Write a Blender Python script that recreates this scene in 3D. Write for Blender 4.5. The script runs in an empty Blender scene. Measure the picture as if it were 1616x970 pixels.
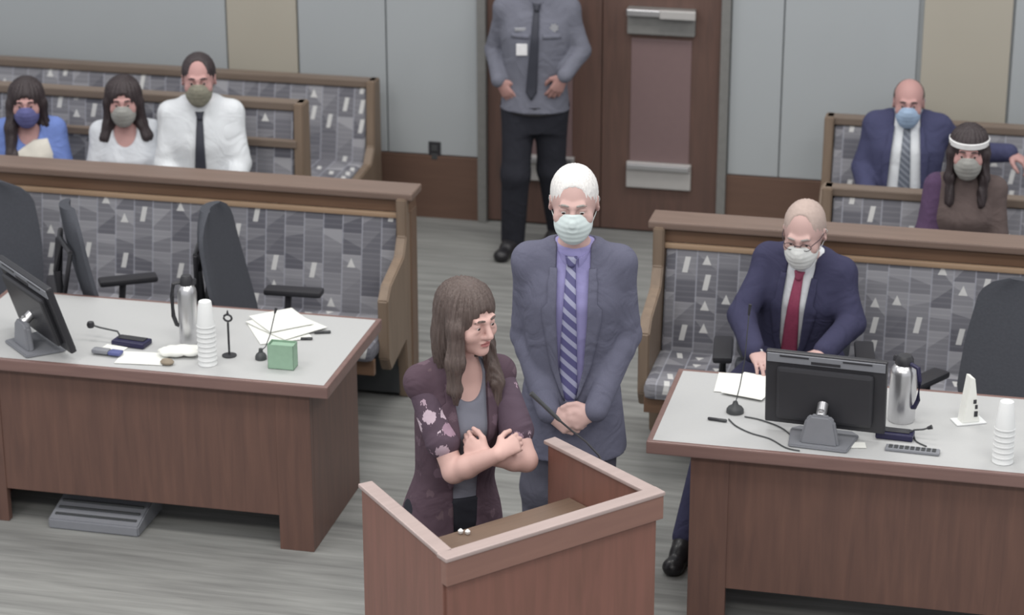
import bpy, bmesh, math, random
import numpy as np
from mathutils import Matrix, Vector
random.seed(7)
sc = bpy.context.scene
COL = sc.collection
PI = math.pi

# ------------------------------------------------------------------ camera
W, H = 1616, 970
CF, CP, CR, CYAW, CH = 3752.0, 0.35591, 0.00113, -0.22872, 4.3243
_F = np.array([math.sin(CYAW)*math.cos(CP), math.cos(CYAW)*math.cos(CP), -math.sin(CP)])
_R = np.array([math.cos(CYAW), -math.sin(CYAW), 0.])
_D = np.cross(_F, _R)
_R, _D = _R*math.cos(CR)+_D*math.sin(CR), -_R*math.sin(CR)+_D*math.cos(CR)
CAMP = np.array([0, 0, CH])
def ray(px, py): return _F+_R*(px-W/2)/CF+_D*(py-H/2)/CF
def at(px, py, z=0.75):
    v = ray(px, py); return Vector(CAMP+v*(z-CH)/v[2])
def at_y(px, py, y):
    v = ray(px, py); return Vector(CAMP+v*(y/v[1]))
cam = bpy.data.cameras.new('camera'); cam_o = bpy.data.objects.new('camera', cam); COL.objects.link(cam_o)
cam.sensor_width = 36; cam.lens = CF/W*36; cam.clip_end = 100
cam_o.matrix_world = Matrix(((_R[0], -_D[0], -_F[0], 0), (_R[1], -_D[1], -_F[1], 0), (_R[2], -_D[2], -_F[2], CH), (0, 0, 0, 1)))
sc.camera = cam_o
cam.dof.use_dof = True; cam.dof.focus_distance = 8.2; cam.dof.aperture_fstop = 3.2

# ------------------------------------------------------------------ light
wd = bpy.data.worlds.new('world'); sc.world = wd; wd.use_nodes = True
wd.node_tree.nodes['Background'].inputs[0].default_value = (0.95, 0.96, 1.0, 1)
wd.node_tree.nodes['Background'].inputs[1].default_value = 0.62
def area(x, y, z, sx, sy, power, colr=(1, .97, .92), tilt=(0, 0, 0)):
    l = bpy.data.lights.new('ceiling_light', 'AREA'); l.shape = 'RECTANGLE'; l.size = sx; l.size_y = sy
    l.energy = power; l.color = colr
    o = bpy.data.objects.new('ceiling_light', l); o.location = (x, y, z); o.rotation_euler = tilt; COL.objects.link(o)
for lx in (-5.0, -1.8, 1.4):
    for ly in (2.2, 6.4, 10.4):
        area(lx, ly, 5.3, 1.6, 1.2, 52 if ly > 4 else 95)
sc.view_settings.view_transform = 'Standard'; sc.view_settings.look = 'None'
sc.view_settings.gamma = 1.0; sc.view_settings.use_curve_mapping = False
sc.view_settings.exposure = 0.18

# ------------------------------------------------------------------ materials
def lin(c):
    c = c/255.0
    return c/12.92 if c <= .04045 else ((c+.055)/1.055)**2.4
def rgb(r, g, b): return (lin(r), lin(g), lin(b), 1)
def newmat(name):
    m = bpy.data.materials.new(name); m.use_nodes = True
    return m, m.node_tree, m.node_tree.nodes['Principled BSDF']
def node(nt, typ, **kw):
    n = nt.nodes.new(typ)
    for k, v in kw.items(): setattr(n, k, v)
    return n
def mathn(nt, op, a, b=None, c=None):
    n = nt.nodes.new('ShaderNodeMath'); n.operation = op
    for i, v in enumerate((a, b, c)):
        if v is None: continue
        if isinstance(v, (int, float)): n.inputs[i].default_value = v
        else: nt.links.new(v, n.inputs[i])
    return n.outputs[0]
def mixc(nt, f, a, b):
    n = nt.nodes.new('ShaderNodeMix'); n.data_type = 'RGBA'
    for i, v in ((0, f), (6, a), (7, b)):
        if isinstance(v, (int, float)): n.inputs[i].default_value = v
        elif isinstance(v, tuple): n.inputs[i].default_value = v
        else: nt.links.new(v, n.inputs[i])
    return n.outputs[2]
def mat(name, c, rough=.6, metal=0, var=.06, scale=30, stretch=(1, 1, 1), bump=0.0, spec=.4):
    m, nt, b = newmat(name)
    tc = node(nt, 'ShaderNodeTexCoord'); mp = node(nt, 'ShaderNodeMapping'); mp.inputs['Scale'].default_value = stretch
    no = node(nt, 'ShaderNodeTexNoise'); no.inputs['Scale'].default_value = scale; no.inputs['Detail'].default_value = 4
    nt.links.new(tc.outputs['Object'], mp.inputs[0]); nt.links.new(mp.outputs[0], no.inputs['Vector'])
    lo = tuple(max(0, v*(1-2.2*var)) for v in c[:3])+(1,); hi = tuple(min(1, v*(1+2.2*var)) for v in c[:3])+(1,)
    nt.links.new(mixc(nt, no.outputs[0], lo, hi), b.inputs['Base Color'])
    b.inputs['Roughness'].default_value = rough; b.inputs['Metallic'].default_value = metal
    b.inputs['Specular IOR Level'].default_value = spec
    if bump:
        bp = node(nt, 'ShaderNodeBump'); bp.inputs['Strength'].default_value = bump; bp.inputs['Distance'].default_value = .01
        nt.links.new(no.outputs[0], bp.inputs['Height']); nt.links.new(bp.outputs[0], b.inputs['Normal'])
    return m
def wood(name, c, c2, ax='x', rough=.45):
    st = {'x': (1.2, 14, 14), 'y': (14, 1.2, 14), 'z': (14, 14, 1.2)}[ax]
    m, nt, b = newmat(name)
    tc = node(nt, 'ShaderNodeTexCoord'); mp = node(nt, 'ShaderNodeMapping'); mp.inputs['Scale'].default_value = st
    n1 = node(nt, 'ShaderNodeTexNoise'); n1.inputs['Scale'].default_value = 2.2; n1.inputs['Detail'].default_value = 6; n1.inputs['Distortion'].default_value = .6
    nt.links.new(tc.outputs['Object'], mp.inputs[0]); nt.links.new(mp.outputs[0], n1.inputs['Vector'])
    f = mathn(nt, 'MULTIPLY_ADD', n1.outputs[0], 1.8, -.4)
    cl = node(nt, 'ShaderNodeClamp'); nt.links.new(f, cl.inputs[0])
    nt.links.new(mixc(nt, cl.outputs[0], c, c2), b.inputs['Base Color'])
    b.inputs['Roughness'].default_value = rough; b.inputs['Specular IOR Level'].default_value = .4
    return m
def fabric_pattern(name):
    """woven upholstery: vertical columns of slanted grey blocks with thin light lines and small white chips"""
    m, nt, b = newmat(name)
    tc = node(nt, 'ShaderNodeTexCoord'); sp = node(nt, 'ShaderNodeSeparateXYZ'); nt.links.new(tc.outputs['Object'], sp.inputs[0])
    U = mathn(nt, 'DIVIDE', sp.outputs[0], .094)
    V0 = mathn(nt, 'SUBTRACT', sp.outputs[2], mathn(nt, 'MULTIPLY', sp.outputs[1], 1.0))
    ci = mathn(nt, 'FLOOR', U); fu = mathn(nt, 'FRACT', U)
    wn0 = node(nt, 'ShaderNodeTexWhiteNoise', noise_dimensions='1D'); nt.links.new(ci, wn0.inputs['W'])
    V = mathn(nt, 'ADD', mathn(nt, 'DIVIDE', V0, .085), mathn(nt, 'MULTIPLY', wn0.outputs[0], 3.7))
    ri = mathn(nt, 'FLOOR', V); fv = mathn(nt, 'FRACT', V)
    cx = node(nt, 'ShaderNodeCombineXYZ'); nt.links.new(ci, cx.inputs[0]); nt.links.new(ri, cx.inputs[1])
    wn = node(nt, 'ShaderNodeTexWhiteNoise', noise_dimensions='2D'); nt.links.new(cx.outputs[0], wn.inputs['Vector'])
    sc3 = node(nt, 'ShaderNodeSeparateColor'); nt.links.new(wn.outputs['Color'], sc3.inputs[0])
    r1, r2, r3 = sc3.outputs[0], sc3.outputs[1], sc3.outputs[2]
    # slanted split of each cell
    sl = mathn(nt, 'ADD', fv, mathn(nt, 'MULTIPLY', mathn(nt, 'SUBTRACT', fu, .5), mathn(nt, 'MULTIPLY', mathn(nt, 'SUBTRACT', r2, .5), 2.2)))
    top = mathn(nt, 'GREATER_THAN', sl, .55)
    t = mathn(nt, 'ADD', mathn(nt, 'MULTIPLY', r1, .55), mathn(nt, 'MULTIPLY', top, mathn(nt, 'MULTIPLY', r3, .5)))
    # ribs
    rb = mathn(nt, 'GREATER_THAN', mathn(nt, 'FRACT', mathn(nt, 'MULTIPLY', V, 4.0)), .72)
    t = mathn(nt, 'ADD', t, mathn(nt, 'MULTIPLY', rb, .14))
    base = mixc(nt, t, rgb(98, 98, 106), rgb(158, 158, 163))
    line = mathn(nt, 'LESS_THAN', fu, .07)
    base = mixc(nt, mathn(nt, 'MULTIPLY', line, .55), base, rgb(170, 172, 182))
    # white chips: triangles and bars
    tri = mathn(nt, 'MULTIPLY', mathn(nt, 'LESS_THAN', mathn(nt, 'ADD', mathn(nt, 'MULTIPLY', mathn(nt, 'ABSOLUTE', mathn(nt, 'SUBTRACT', fu, .5)), 2.0), fv), .85), mathn(nt, 'GREATER_THAN', fv, .42))
    bar = mathn(nt, 'MULTIPLY', mathn(nt, 'LESS_THAN', mathn(nt, 'ABSOLUTE', mathn(nt, 'SUBTRACT', mathn(nt, 'ADD', fu, mathn(nt, 'MULTIPLY', fv, -.2)), .4)), .13), mathn(nt, 'GREATER_THAN', fv, .3))
    sel = mathn(nt, 'GREATER_THAN', r3, .5)
    chip = mathn(nt, 'ADD', mathn(nt, 'MULTIPLY', tri, sel), mathn(nt, 'MULTIPLY', bar, mathn(nt, 'SUBTRACT', 1.0, sel)))
    on = mathn(nt, 'GREATER_THAN', r2, .70)
    base = mixc(nt, mathn(nt, 'MULTIPLY', chip, mathn(nt, 'MULTIPLY', on, .75)), base, rgb(222, 222, 220))
    nt.links.new(base, b.inputs['Base Color']); b.inputs['Roughness'].default_value = .9; b.inputs['Specular IOR Level'].default_value = .15
    return m
def floor_mat():
    m, nt, b = newmat('carpet')
    tc = node(nt, 'ShaderNodeTexCoord')
    outs = []
    for s, sc_ in (((1.1, 16, 1), 1.3), ((.5, 5, 1), 1.0), ((3, 60, 1), 2.0)):
        mp = node(nt, 'ShaderNodeMapping'); mp.inputs['Scale'].default_value = s; mp.inputs['Rotation'].default_value = (0, 0, -.03)
        n = node(nt, 'ShaderNodeTexNoise'); n.inputs['Scale'].default_value = sc_; n.inputs['Detail'].default_value = 3
        nt.links.new(tc.outputs['Object'], mp.inputs[0]); nt.links.new(mp.outputs[0], n.inputs['Vector']); outs.append(n.outputs[0])
    f = mathn(nt, 'ADD', mathn(nt, 'MULTIPLY', outs[0], 1.3), mathn(nt, 'ADD', mathn(nt, 'MULTIPLY', outs[1], .8), mathn(nt, 'MULTIPLY', outs[2], .5)))
    f = mathn(nt, 'SUBTRACT', f, .8)
    cl = node(nt, 'ShaderNodeClamp'); nt.links.new(f, cl.inputs[0])
    nt.links.new(mixc(nt, cl.outputs[0], rgb(100, 100, 99), rgb(154, 155, 152)), b.inputs['Base Color'])
    b.inputs['Roughness'].default_value = .85; b.inputs['Specular IOR Level'].default_value = .2
    return m
def floral(name, base, pet, pet2, thr=.32, scale=22):
    m, nt, b = newmat(name)
    tc = node(nt, 'ShaderNodeTexCoord'); v = node(nt, 'ShaderNodeTexVoronoi'); v.inputs['Scale'].default_value = scale
    no = node(nt, 'ShaderNodeTexNoise'); no.inputs['Scale'].default_value = scale*1.6
    mx = node(nt, 'ShaderNodeVectorMath', operation='MULTIPLY_ADD'); mx.inputs[1].default_value = (.03, .03, .03)
    nt.links.new(no.outputs['Color'], mx.inputs[0]); nt.links.new(tc.outputs['Object'], mx.inputs[2]); nt.links.new(mx.outputs[0], v.inputs['Vector'])
    s3 = node(nt, 'ShaderNodeSeparateColor'); nt.links.new(v.outputs['Color'], s3.inputs[0])
    on = mathn(nt, 'MULTIPLY', mathn(nt, 'LESS_THAN', v.outputs['Distance'], thr), mathn(nt, 'GREATER_THAN', s3.outputs[0], .35))
    nt.links.new(mixc(nt, on, base, mixc(nt, s3.outputs[1], pet, pet2)), b.inputs['Base Color'])
    b.inputs['Roughness'].default_value = .85; b.inputs['Specular IOR Level'].default_value = .2
    return m
def striped(name, a, bcol, ang, freq, duty=.3):
    m, nt, b = newmat(name)
    tc = node(nt, 'ShaderNodeTexCoord'); sp = node(nt, 'ShaderNodeSeparateXYZ'); nt.links.new(tc.outputs['Object'], sp.inputs[0])
    w = mathn(nt, 'ADD', mathn(nt, 'MULTIPLY', sp.outputs[0], math.sin(ang)*freq), mathn(nt, 'MULTIPLY', sp.outputs[2], math.cos(ang)*freq))
    f = mathn(nt, 'GREATER_THAN', mathn(nt, 'FRACT', w), 1-duty)
    nt.links.new(mixc(nt, f, a, bcol), b.inputs['Base Color']); b.inputs['Roughness'].default_value = .6
    return m

M = {}
M['wall'] = mat('wall_panel_grey', rgb(166, 171, 174), .9, var=.015, scale=3)
M['wall2'] = mat('wall_panel_taupe', rgb(172, 167, 155), .9, var=.015, scale=3)
M['seam'] = mat('wall_seam', rgb(110, 98, 100), .9)
M['floor'] = floor_mat()
M['base'] = wood('brown_wainscot', rgb(98, 76, 66), rgb(108, 84, 72), 'x', .5)
M['door'] = wood('door_wood', rgb(90, 72, 66), rgb(106, 82, 74), 'z', .4)
M['doorpane'] = mat('door_panel_mauve', rgb(124, 104, 104), .35, var=.02)
M['frame'] = mat('grey_metal_frame', rgb(122, 122, 120), .5, metal=0)
M['steel'] = mat('brushed_steel', rgb(206, 206, 208), .28, metal=.85, var=.02)
M['alu'] = mat('silver_plate', rgb(190, 188, 186), .4, metal=.3, var=.02)
M['rail'] = wood('rail_wood', rgb(104, 80, 64), rgb(120, 94, 76), 'x', .38)
M['railz'] = wood('post_wood', rgb(102, 82, 68), rgb(118, 96, 80), 'z', .45)
M['railc'] = wood('cap_wood', rgb(114, 97, 88), rgb(127, 108, 98), 'x', .42)
M['pale'] = wood('pale_wood_bead', rgb(158, 132, 108), rgb(172, 147, 122), 'x', .4)
M['back'] = wood('pew_wood', rgb(110, 97, 87), rgb(124, 110, 99), 'x', .5)
M['backz'] = wood('pew_post_wood', rgb(118, 102, 88), rgb(134, 117, 101), 'z', .5)
M['fabric'] = fabric_pattern('pew_fabric')
M['desk'] = wood('desk_wood', rgb(92, 70, 64), rgb(112, 84, 74), 'z', .42)
M['deskedge'] = wood('desk_edge', rgb(116, 92, 88), rgb(130, 104, 98), 'x', .35)
M['desktop'] = mat('desk_laminate', rgb(183, 184, 184), .45, var=.012, scale=60)
M['lect'] = wood('lectern_wood', rgb(116, 84, 74), rgb(134, 94, 84), 'z', .35)
M['lectcap'] = wood('lectern_cap', rgb(160, 144, 140), rgb(172, 155, 151), 'x', .38)
M['lecttrim'] = wood('lectern_trim', rgb(128, 97, 88), rgb(140, 107, 96), 'x', .3)
M['lectin'] = wood('lectern_inside', rgb(104, 88, 76), rgb(120, 100, 86), 'x', .4)
M['black'] = mat('black_plastic', rgb(52, 52, 56), .4, var=.03)
M['dark'] = mat('dark_grey_plastic', rgb(70, 72, 74), .45, var=.03)
M['screen'] = mat('dark_glass', rgb(36, 36, 44), .12, var=.0)
M['greyp'] = mat('grey_plastic', rgb(128, 130, 136), .5, var=.03)
M['navyp'] = mat('navy_plastic', rgb(36, 34, 66), .4, var=.03)
M['chair'] = mat('charcoal_upholstery', rgb(76, 78, 84), .95, var=.06, scale=90, bump=.1, spec=.1)
M['white'] = mat('white_cup', rgb(226, 228, 228), .6, var=.01)
M['paper'] = mat('white_paper', rgb(228, 229, 224), .85, var=.01)
M['green'] = mat('green_paper', rgb(142, 172, 150), .7, var=.05, scale=40)
M['tan'] = mat('tan_wood', rgb(140, 128, 112), .6)
M['blue'] = mat('blue_case', rgb(86, 92, 140), .5)
M['skinA'] = mat('skin_woman', rgb(204, 168, 160), .55, var=.03, scale=18)
M['skinB'] = mat('skin_man', rgb(194, 162, 156), .55, var=.03, scale=18)
M['skinC'] = mat('skin_back_row', rgb(182, 142, 138), .6, var=.03, scale=18)
M['skinD'] = mat('skin_guard', rgb(166, 128, 122), .6, var=.03, scale=18)
M['lip'] = mat('lips', rgb(172, 112, 110), .45)
M['eye'] = mat('eye_white', rgb(205, 200, 198), .2)
M['iris'] = mat('iris', rgb(48, 38, 36), .2)
M['hairbrown'] = mat('brown_hair', rgb(90, 78, 74), .5, var=.22, scale=30, stretch=(6, 6, .5), bump=.5)
M['hairdark'] = mat('dark_hair', rgb(58, 50, 52), .5, var=.2, scale=30, stretch=(5, 5, .6), bump=.4)
M['hairgrey'] = mat('grey_hair', rgb(150, 146, 142), .7, var=.12, scale=60, bump=.4)
M['hairthin'] = mat('thin_grey_hair', rgb(178, 160, 152), .7, var=.06, scale=60)
M['hairwhite'] = mat('white_hair', rgb(226, 224, 222), .7, var=.06, scale=50, stretch=(3, 3, 1), bump=.5)
M['suit'] = mat('grey_suit', rgb(98, 99, 116), .9, var=.05, scale=200, spec=.15)
M['suitpant'] = mat('grey_suit_trouser', rgb(86, 86, 98), .9, var=.05, scale=200, spec=.15)
M['navy'] = mat('navy_suit', rgb(62, 62, 86), .9, var=.05, scale=200, spec=.15)
M['navy2'] = mat('blue_suit', rgb(70, 72, 100), .9, var=.05, scale=200, spec=.15)
M['shirtw'] = mat('white_shirt', rgb(218, 222, 226), .85, var=.02, scale=12)
M['shirtv'] = mat('violet_shirt', rgb(146, 142, 188), .85, var=.02)
M['guard'] = mat('grey_uniform_shirt', rgb(110, 112, 124), .9, var=.04, scale=20)
M['dkpant'] = mat('dark_trousers', rgb(46, 47, 54), .9, var=.05, spec=.15)
M['shoe'] = mat('black_leather', rgb(38, 37, 40), .35)
M['tieblk'] = mat('dark_tie', rgb(56, 58, 68), .6)
M['tiestr'] = striped('striped_tie', rgb(86, 84, 128), rgb(156, 158, 184), .75, 26, .42)
M['tieplaid'] = striped('grey_tie', rgb(92, 98, 110), rgb(128, 134, 144), .7, 40, .4)
M['tiered'] = mat('red_tie', rgb(140, 62, 88), .6, var=.12, scale=60)
M['mask'] = mat('pale_mask', rgb(206, 218, 218), .8, var=.03)
M['maskw'] = mat('white_mask', rgb(214, 216, 214), .8, var=.03)
M['maskb'] = mat('light_blue_mask', rgb(156, 178, 204), .8, var=.03)
M['maskv'] = mat('blue_violet_mask', rgb(96, 98, 146), .8, var=.1)
M['maskg'] = mat('grey_mask', rgb(150, 150, 146), .8, var=.06)
M['masko'] = mat('olive_mask', rgb(134, 132, 118), .8, var=.18, scale=40)
M['plum'] = floral('plum_blouse', rgb(84, 68, 78), rgb(104, 86, 98), rgb(96, 80, 86), .3, 16)
M['plumfl'] = floral('plum_floral_sleeve', rgb(86, 72, 84), rgb(206, 190, 200), rgb(150, 122, 140), .42, 17)
M['tee'] = mat('grey_tee', rgb(122, 124, 136), .9, var=.04)
M['bluetop'] = mat('blue_top', rgb(112, 134, 196), .9, var=.05)
M['creamtop'] = mat('cream_top', rgb(218, 214, 204), .9, var=.05)
M['whitetop'] = mat('white_top', rgb(208, 212, 218), .9, var=.05)
M['browntop'] = mat('brown_top', rgb(94, 82, 80), .95, var=.08)
M['purple'] = mat('purple_cardigan', rgb(84, 64, 92), .95, var=.06)
M['headband'] = mat('white_headband', rgb(222, 222, 222), .9)
M['blackglass'] = mat('spectacle_frame', rgb(50, 40, 48), .3)
M['badge'] = mat('white_badge', rgb(230, 230, 232), .5)
M['silver'] = mat('silver_metal', rgb(196, 198, 204), .3, metal=.6)

def wrinkles(m, strength=.45, scale=6.5):
    nt = m.node_tree; b = nt.nodes['Principled BSDF']
    tc = node(nt, 'ShaderNodeTexCoord'); n = node(nt, 'ShaderNodeTexNoise'); n.inputs['Scale'].default_value = scale
    n.inputs['Detail'].default_value = 2.5; n.inputs['Distortion'].default_value = 1.6
    bp = node(nt, 'ShaderNodeBump'); bp.inputs['Strength'].default_value = strength; bp.inputs['Distance'].default_value = .03
    nt.links.new(tc.outputs['Object'], n.inputs['Vector']); nt.links.new(n.outputs[0], bp.inputs['Height']); nt.links.new(bp.outputs[0], b.inputs['Normal'])
for k_, v_ in (('suit', .5), ('suitpant', .5), ('navy', .5), ('navy2', .5), ('shirtw', .5), ('shirtv', .3), ('guard', .5), ('plum', .5), ('plumfl', .5), ('tee', .3), ('whitetop', .45), ('bluetop', .5), ('browntop', .5), ('purple', .5), ('dkpant', .4)):
    wrinkles(M[k_], v_)

# ------------------------------------------------------------------ mesh helpers
def link(name, me, m=None, parent=None, smooth=False):
    o = bpy.data.objects.new(name, me); COL.objects.link(o)
    if m is not None: me.materials.append(m)
    if parent is not None: o.parent = parent
    if smooth:
        me.polygons.foreach_set('use_smooth', [True]*len(me.polygons))
    return o
class B:
    def __init__(s): s.bm = bmesh.new()
    def box(s, x0, x1, y0, y1, z0, z1, bev=0.0, mtx=None):
        t = bmesh.new(); bmesh.ops.create_cube(t, size=1)
        for v in t.verts:
            v.co = Vector(((x0+x1)/2+v.co.x*(x1-x0), (y0+y1)/2+v.co.y*(y1-y0), (z0+z1)/2+v.co.z*(z1-z0)))
        if bev: bmesh.ops.bevel(t, geom=list(t.edges), offset=bev, segments=2, affect='EDGES', profile=.6)
        if mtx is not None: t.transform(mtx)
        s._m(t); return s
    def _m(s, t):
        me = bpy.data.meshes.new('t'); t.to_mesh(me); t.free(); s.bm.from_mesh(me); bpy.data.meshes.remove(me)
    def lathe(s, prof, n=24, c=(0, 0, 0), mtx=None, caps=True):
        t = bmesh.new(); rings = []
        for r, z in prof:
            rings.append([t.verts.new((c[0]+r*math.cos(2*PI*i/n), c[1]+r*math.sin(2*PI*i/n), c[2]+z)) for i in range(n)])
        for a, b_ in zip(rings, rings[1:]):
            for i in range(n): t.faces.new((a[i], a[(i+1) % n], b_[(i+1) % n], b_[i]))
        if caps: t.faces.new(rings[0][::-1]); t.faces.new(rings[-1])
        if mtx is not None: t.transform(mtx)
        s._m(t); return s
    def tube(s, pts, r, n=8, rs=None):
        t = bmesh.new(); pts = [Vector(p) for p in pts]; rings = []
        up = Vector((0, 0, 1))
        for i, p in enumerate(pts):
            d = (pts[min(i+1, len(pts)-1)]-pts[max(i-1, 0)]).normalized()
            a = d.cross(up)
            if a.length < .05: a = d.cross(Vector((1, 0, 0)))
            a.normalize(); b_ = d.cross(a); rr = rs[i] if rs else r
            rings.append([t.verts.new(p+a*math.cos(2*PI*k/n)*rr+b_*math.sin(2*PI*k/n)*rr) for k in range(n)])
        for a, b_ in zip(rings, rings[1:]):
            for i in range(n): t.faces.new((a[i], a[(i+1) % n], b_[(i+1) % n], b_[i]))
        t.faces.new(rings[0][::-1]); t.faces.new(rings[-1]); bmesh.ops.recalc_face_normals(t, faces=t.faces)
        s._m(t); return s
    def prism(s, pts, a0, a1, axis='x', bev=0, mtx=None):
        """polygon in the plane normal to axis, extruded a0..a1"""
        t = bmesh.new()
        def mk(u, v, w): return {'x': (w, u, v), 'y': (u, w, v), 'z': (u, v, w)}[axis]
        f = t.faces.new([t.verts.new(mk(u, v, a0)) for u, v in pts])
        r = bmesh.ops.extrude_face_region(t, geom=[f])
        d = Vector(mk(0, 0, a1-a0))
        for e in r['geom']:
            if isinstance(e, bmesh.types.BMVert): e.co += d
        bmesh.ops.recalc_face_normals(t, faces=t.faces)
        if bev: bmesh.ops.bevel(t, geom=list(t.edges), offset=bev, segments=2, affect='EDGES')
        if mtx is not None: t.transform(mtx)
        s._m(t); return s
    def build(s, name, m, parent=None, smooth=False):
        me = bpy.data.meshes.new(name); s.bm.to_mesh(me); s.bm.free()
        o = link(name, me, m, parent, False)
        if smooth:
            me.polygons.foreach_set('use_smooth', [True]*len(me.polygons))
            try: me.set_sharp_from_angle(angle=math.radians(40))
            except Exception: pass
        return o
def tag(o, label, cat, group=None):
    o['label'] = label; o['category'] = cat
    if group: o['group'] = group
    return o
def thing(name, label, cat, loc, rz=0, group=None):
    o = bpy.data.objects.new(name, None); COL.objects.link(o); o.empty_display_size = .1
    o.location = loc; o.rotation_euler = (0, 0, rz); return tag(o, label, cat, group)
def struct(o): o['kind'] = 'structure'; return o
def copy_tree(o, parent=None):
    c = o.copy(); COL.objects.link(c); c.parent = parent
    for ch in list(o.children): copy_tree(ch, c)
    return c

# ================================================================== SETTING
WY = 12.72
struct(B().box(-9, 5, 2, WY+.1, -.1, 0).build('floor', M['floor']))
wall = struct(B().box(-9, -3.10, WY, WY+.15, 0, 5.2).box(-1.77, 5, WY, WY+.15, 0, 5.2).box(-3.10, -1.77, WY, WY+.15, 2.25, 5.2).box(-3.10, -1.77, WY+.05, WY+.15, 0, 2.25).build('wall_back', M['wall']))  # last box: unseen backing added behind the doors to block light at their seam
# fabric-wrapped wall panels
def xw(px, z=1.2): return at_y(px, 100, WY).x
def wpanel(x0, x1, m, n):
    struct(B().box(x0+.004, x1-.004, WY-.025, WY, .38, 3.6, .004).build('trim_%d' % n, M[m]))
pe = [(-9, -6.6, 'wall'), (-6.6, xw(362), 'wall'), (xw(362), xw(473), 'wall2'), (xw(474), xw(612), 'wall'), (xw(612), -3.15, 'wall'),
      (-1.72, xw(1236), 'wall'), (xw(1236), xw(1447), 'wall'), (xw(1453), xw(1594), 'wall2'), (xw(1596), 2.0, 'wall'), (2.0, 5, 'wall2')]
for i, (a, b_, m) in enumerate(pe): wpanel(a, b_, m, i+1)
struct(B().box(-9, -3.15, WY-.035, WY, 0, .375, .003).build('baseboard_left', M['base']))
struct(B().box(-1.72, 5, WY-.035, WY, 0, .375, .003).build('baseboard_right', M['base']))
# door frame + two leaves
struct(B().box(-3.15, -3.10, WY-.06, WY+.1, 0, 2.3, .004).box(-1.77, -1.72, WY-.06, WY+.1, 0, 2.3, .004).box(-3.15, -1.72, WY-.06, WY+.1, 2.25, 2.31, .004).build('trim_11', M['frame']))
for n, (x0, x1) in enumerate(((-3.10, -2.44), (-2.438, -1.77))):
    d = struct(B().box(x0+.002, x1-.001, WY-.02, WY+.04, .01, 2.25, .003).build('door_%d' % (n+1), M['door']))
    c0, c1 = x0+.165, x1-.165
    B().box(c0, c1, WY-.026, WY-.018, .42, 1.13, .003).build('panel', M['doorpane'], d)
    kb = B().box(c0-.015, c1+.015, WY-.045, WY-.018, .27, .42, .005).build('lower_plate', M['alu'], d)
    B().box(c0-.01, c1+.01, WY-.075, WY-.045, .385, .415, .004).build('plate_lip', M['steel'], kb)
    pb = B().box(c0-.02, c1+.02, WY-.06, WY-.018, 1.16, 1.31, .006).build('push_bar_housing', M['frame'], d)
    B().box(c0-.02, c1+.02, WY-.10, WY-.055, 1.27, 1.31, .008).build('push_bar', M['steel'], pb)
    B().box(c1-.17, c1+.03, WY-.115, WY-.095, 1.265, 1.315, .006).build('push_pad', M['alu'], pb)
# wall outlet
p = at_y(686, 238, WY-.03)
o = thing('wall_outlet', 'small black outlet plate on the grey wall left of the double door', 'outlet', (p.x, WY-.025, p.z-.07))
B().box(-.036, .036, -.008, 0, 0, .125, .003).build('cover_plate', M['black'], o)
B().box(-.017, .017, -.012, -.008, .02, .055, .002).box(-.017, .017, -.012, -.008, .07, .105, .002).build('socket', M['dark'], o)

# ================================================================== PEWS
def pew(name, label, x0, x1, yb, top, group, ends=(True, True), mid=None, cap=False, seat=True, wingend=False):
    """yb = y of the back's top front edge; local x along the pew, facing -y"""
    L = x1-x0; t = thing(name, label, 'bench', (x0, yb, 0), 0, group)
    m, mz = (M['rail'], M['railz']) if cap else (M['back'], M['backz'])
    fz0 = .40
    # reclined upholstered back
    lean = .10
    def yy(z): return -lean*(1-(z-fz0)/(top-fz0))
    B().prism([(yy(fz0)-.02, fz0), (yy(top-.05)-.02, top-.05), (yy(top-.05)+.03, top-.05), (yy(fz0)+.03, fz0)], .05, L-.05, 'x', .006).build('backrest', M['fabric'], t)
    if cap:
        B().box(-.03, L+.03, -.075, .10, top-.03, top+.005, .008).build('cap_rail', M['railc'], t)
        B().box(-.01, L+.01, -.045, .07, top-.095, top-.03, .004).build('frieze', m, t)
        B().box(.04, L-.04, -.055, .0, top-.125, top-.098, .008).build('bead', M['pale'], t)
        B().box(0.05, L-.05, .03, .07, .0, top-.09, .003).build('rear_panel', mz, t)
    else:
        B().box(0, L, -.035, .045, top-.045, top, .008).build('top_rail', m, t)
        B().box(0.03, L-.03, .015, .045, .1, top-.04, .003).build('rear_panel', mz, t)
    if mid: B().box(.03, L-.03, yy(mid)-.05, yy(mid)+.03, mid-.02, mid+.02, .006).build('middle_rail', m, t)
    if seat:
        B().box(.04, L-.04, -.54, -.10, .34, .42, .03).build('seat', M['fabric'], t)
        B().box(.04, L-.04, -.51, -.48, .27, .345, .004).build('seat_rail', m, t)
        B().box(.04, L-.04, -.10, -.07, .02, .35, .003).build('kick_panel', M['dark'], t)
    pts = [(-.09, top-.02), (.05, top-.02), (.05, 0), (-.09, 0), (-.12, .30), (-.38, .25), (-.42, .32), (-.42, .60), (-.36, .66), (-.14, .72), (-.09, .80)] if wingend else \
          [(-.07, top+.0), (.05, top+.0), (.05, 0), (-.50, 0), (-.52, .48), (-.30, .52), (-.12, .60), (-.075, .70)]
    if not wingend: pts = [(-.06, top), (.05, top), (.05, 0), (-.46, 0), (-.46, .40), (-.16, .42), (-.09, .5)]
    for side, e in zip((0, 1), ends):
        if e:
            a = -.005 if side == 0 else L-.045
            B().prism(pts, a, a+.05, 'x', .006).build('bench_end', mz if not wingend else M['backz'], t)
    if cap:
        for xx in (0, L-.05):
            B().box(xx-.012, xx+.062, -.03, .07, 0, top-.09, .006).build('post', mz, t)
    return t
G1 = 'gallery pews'
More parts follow.
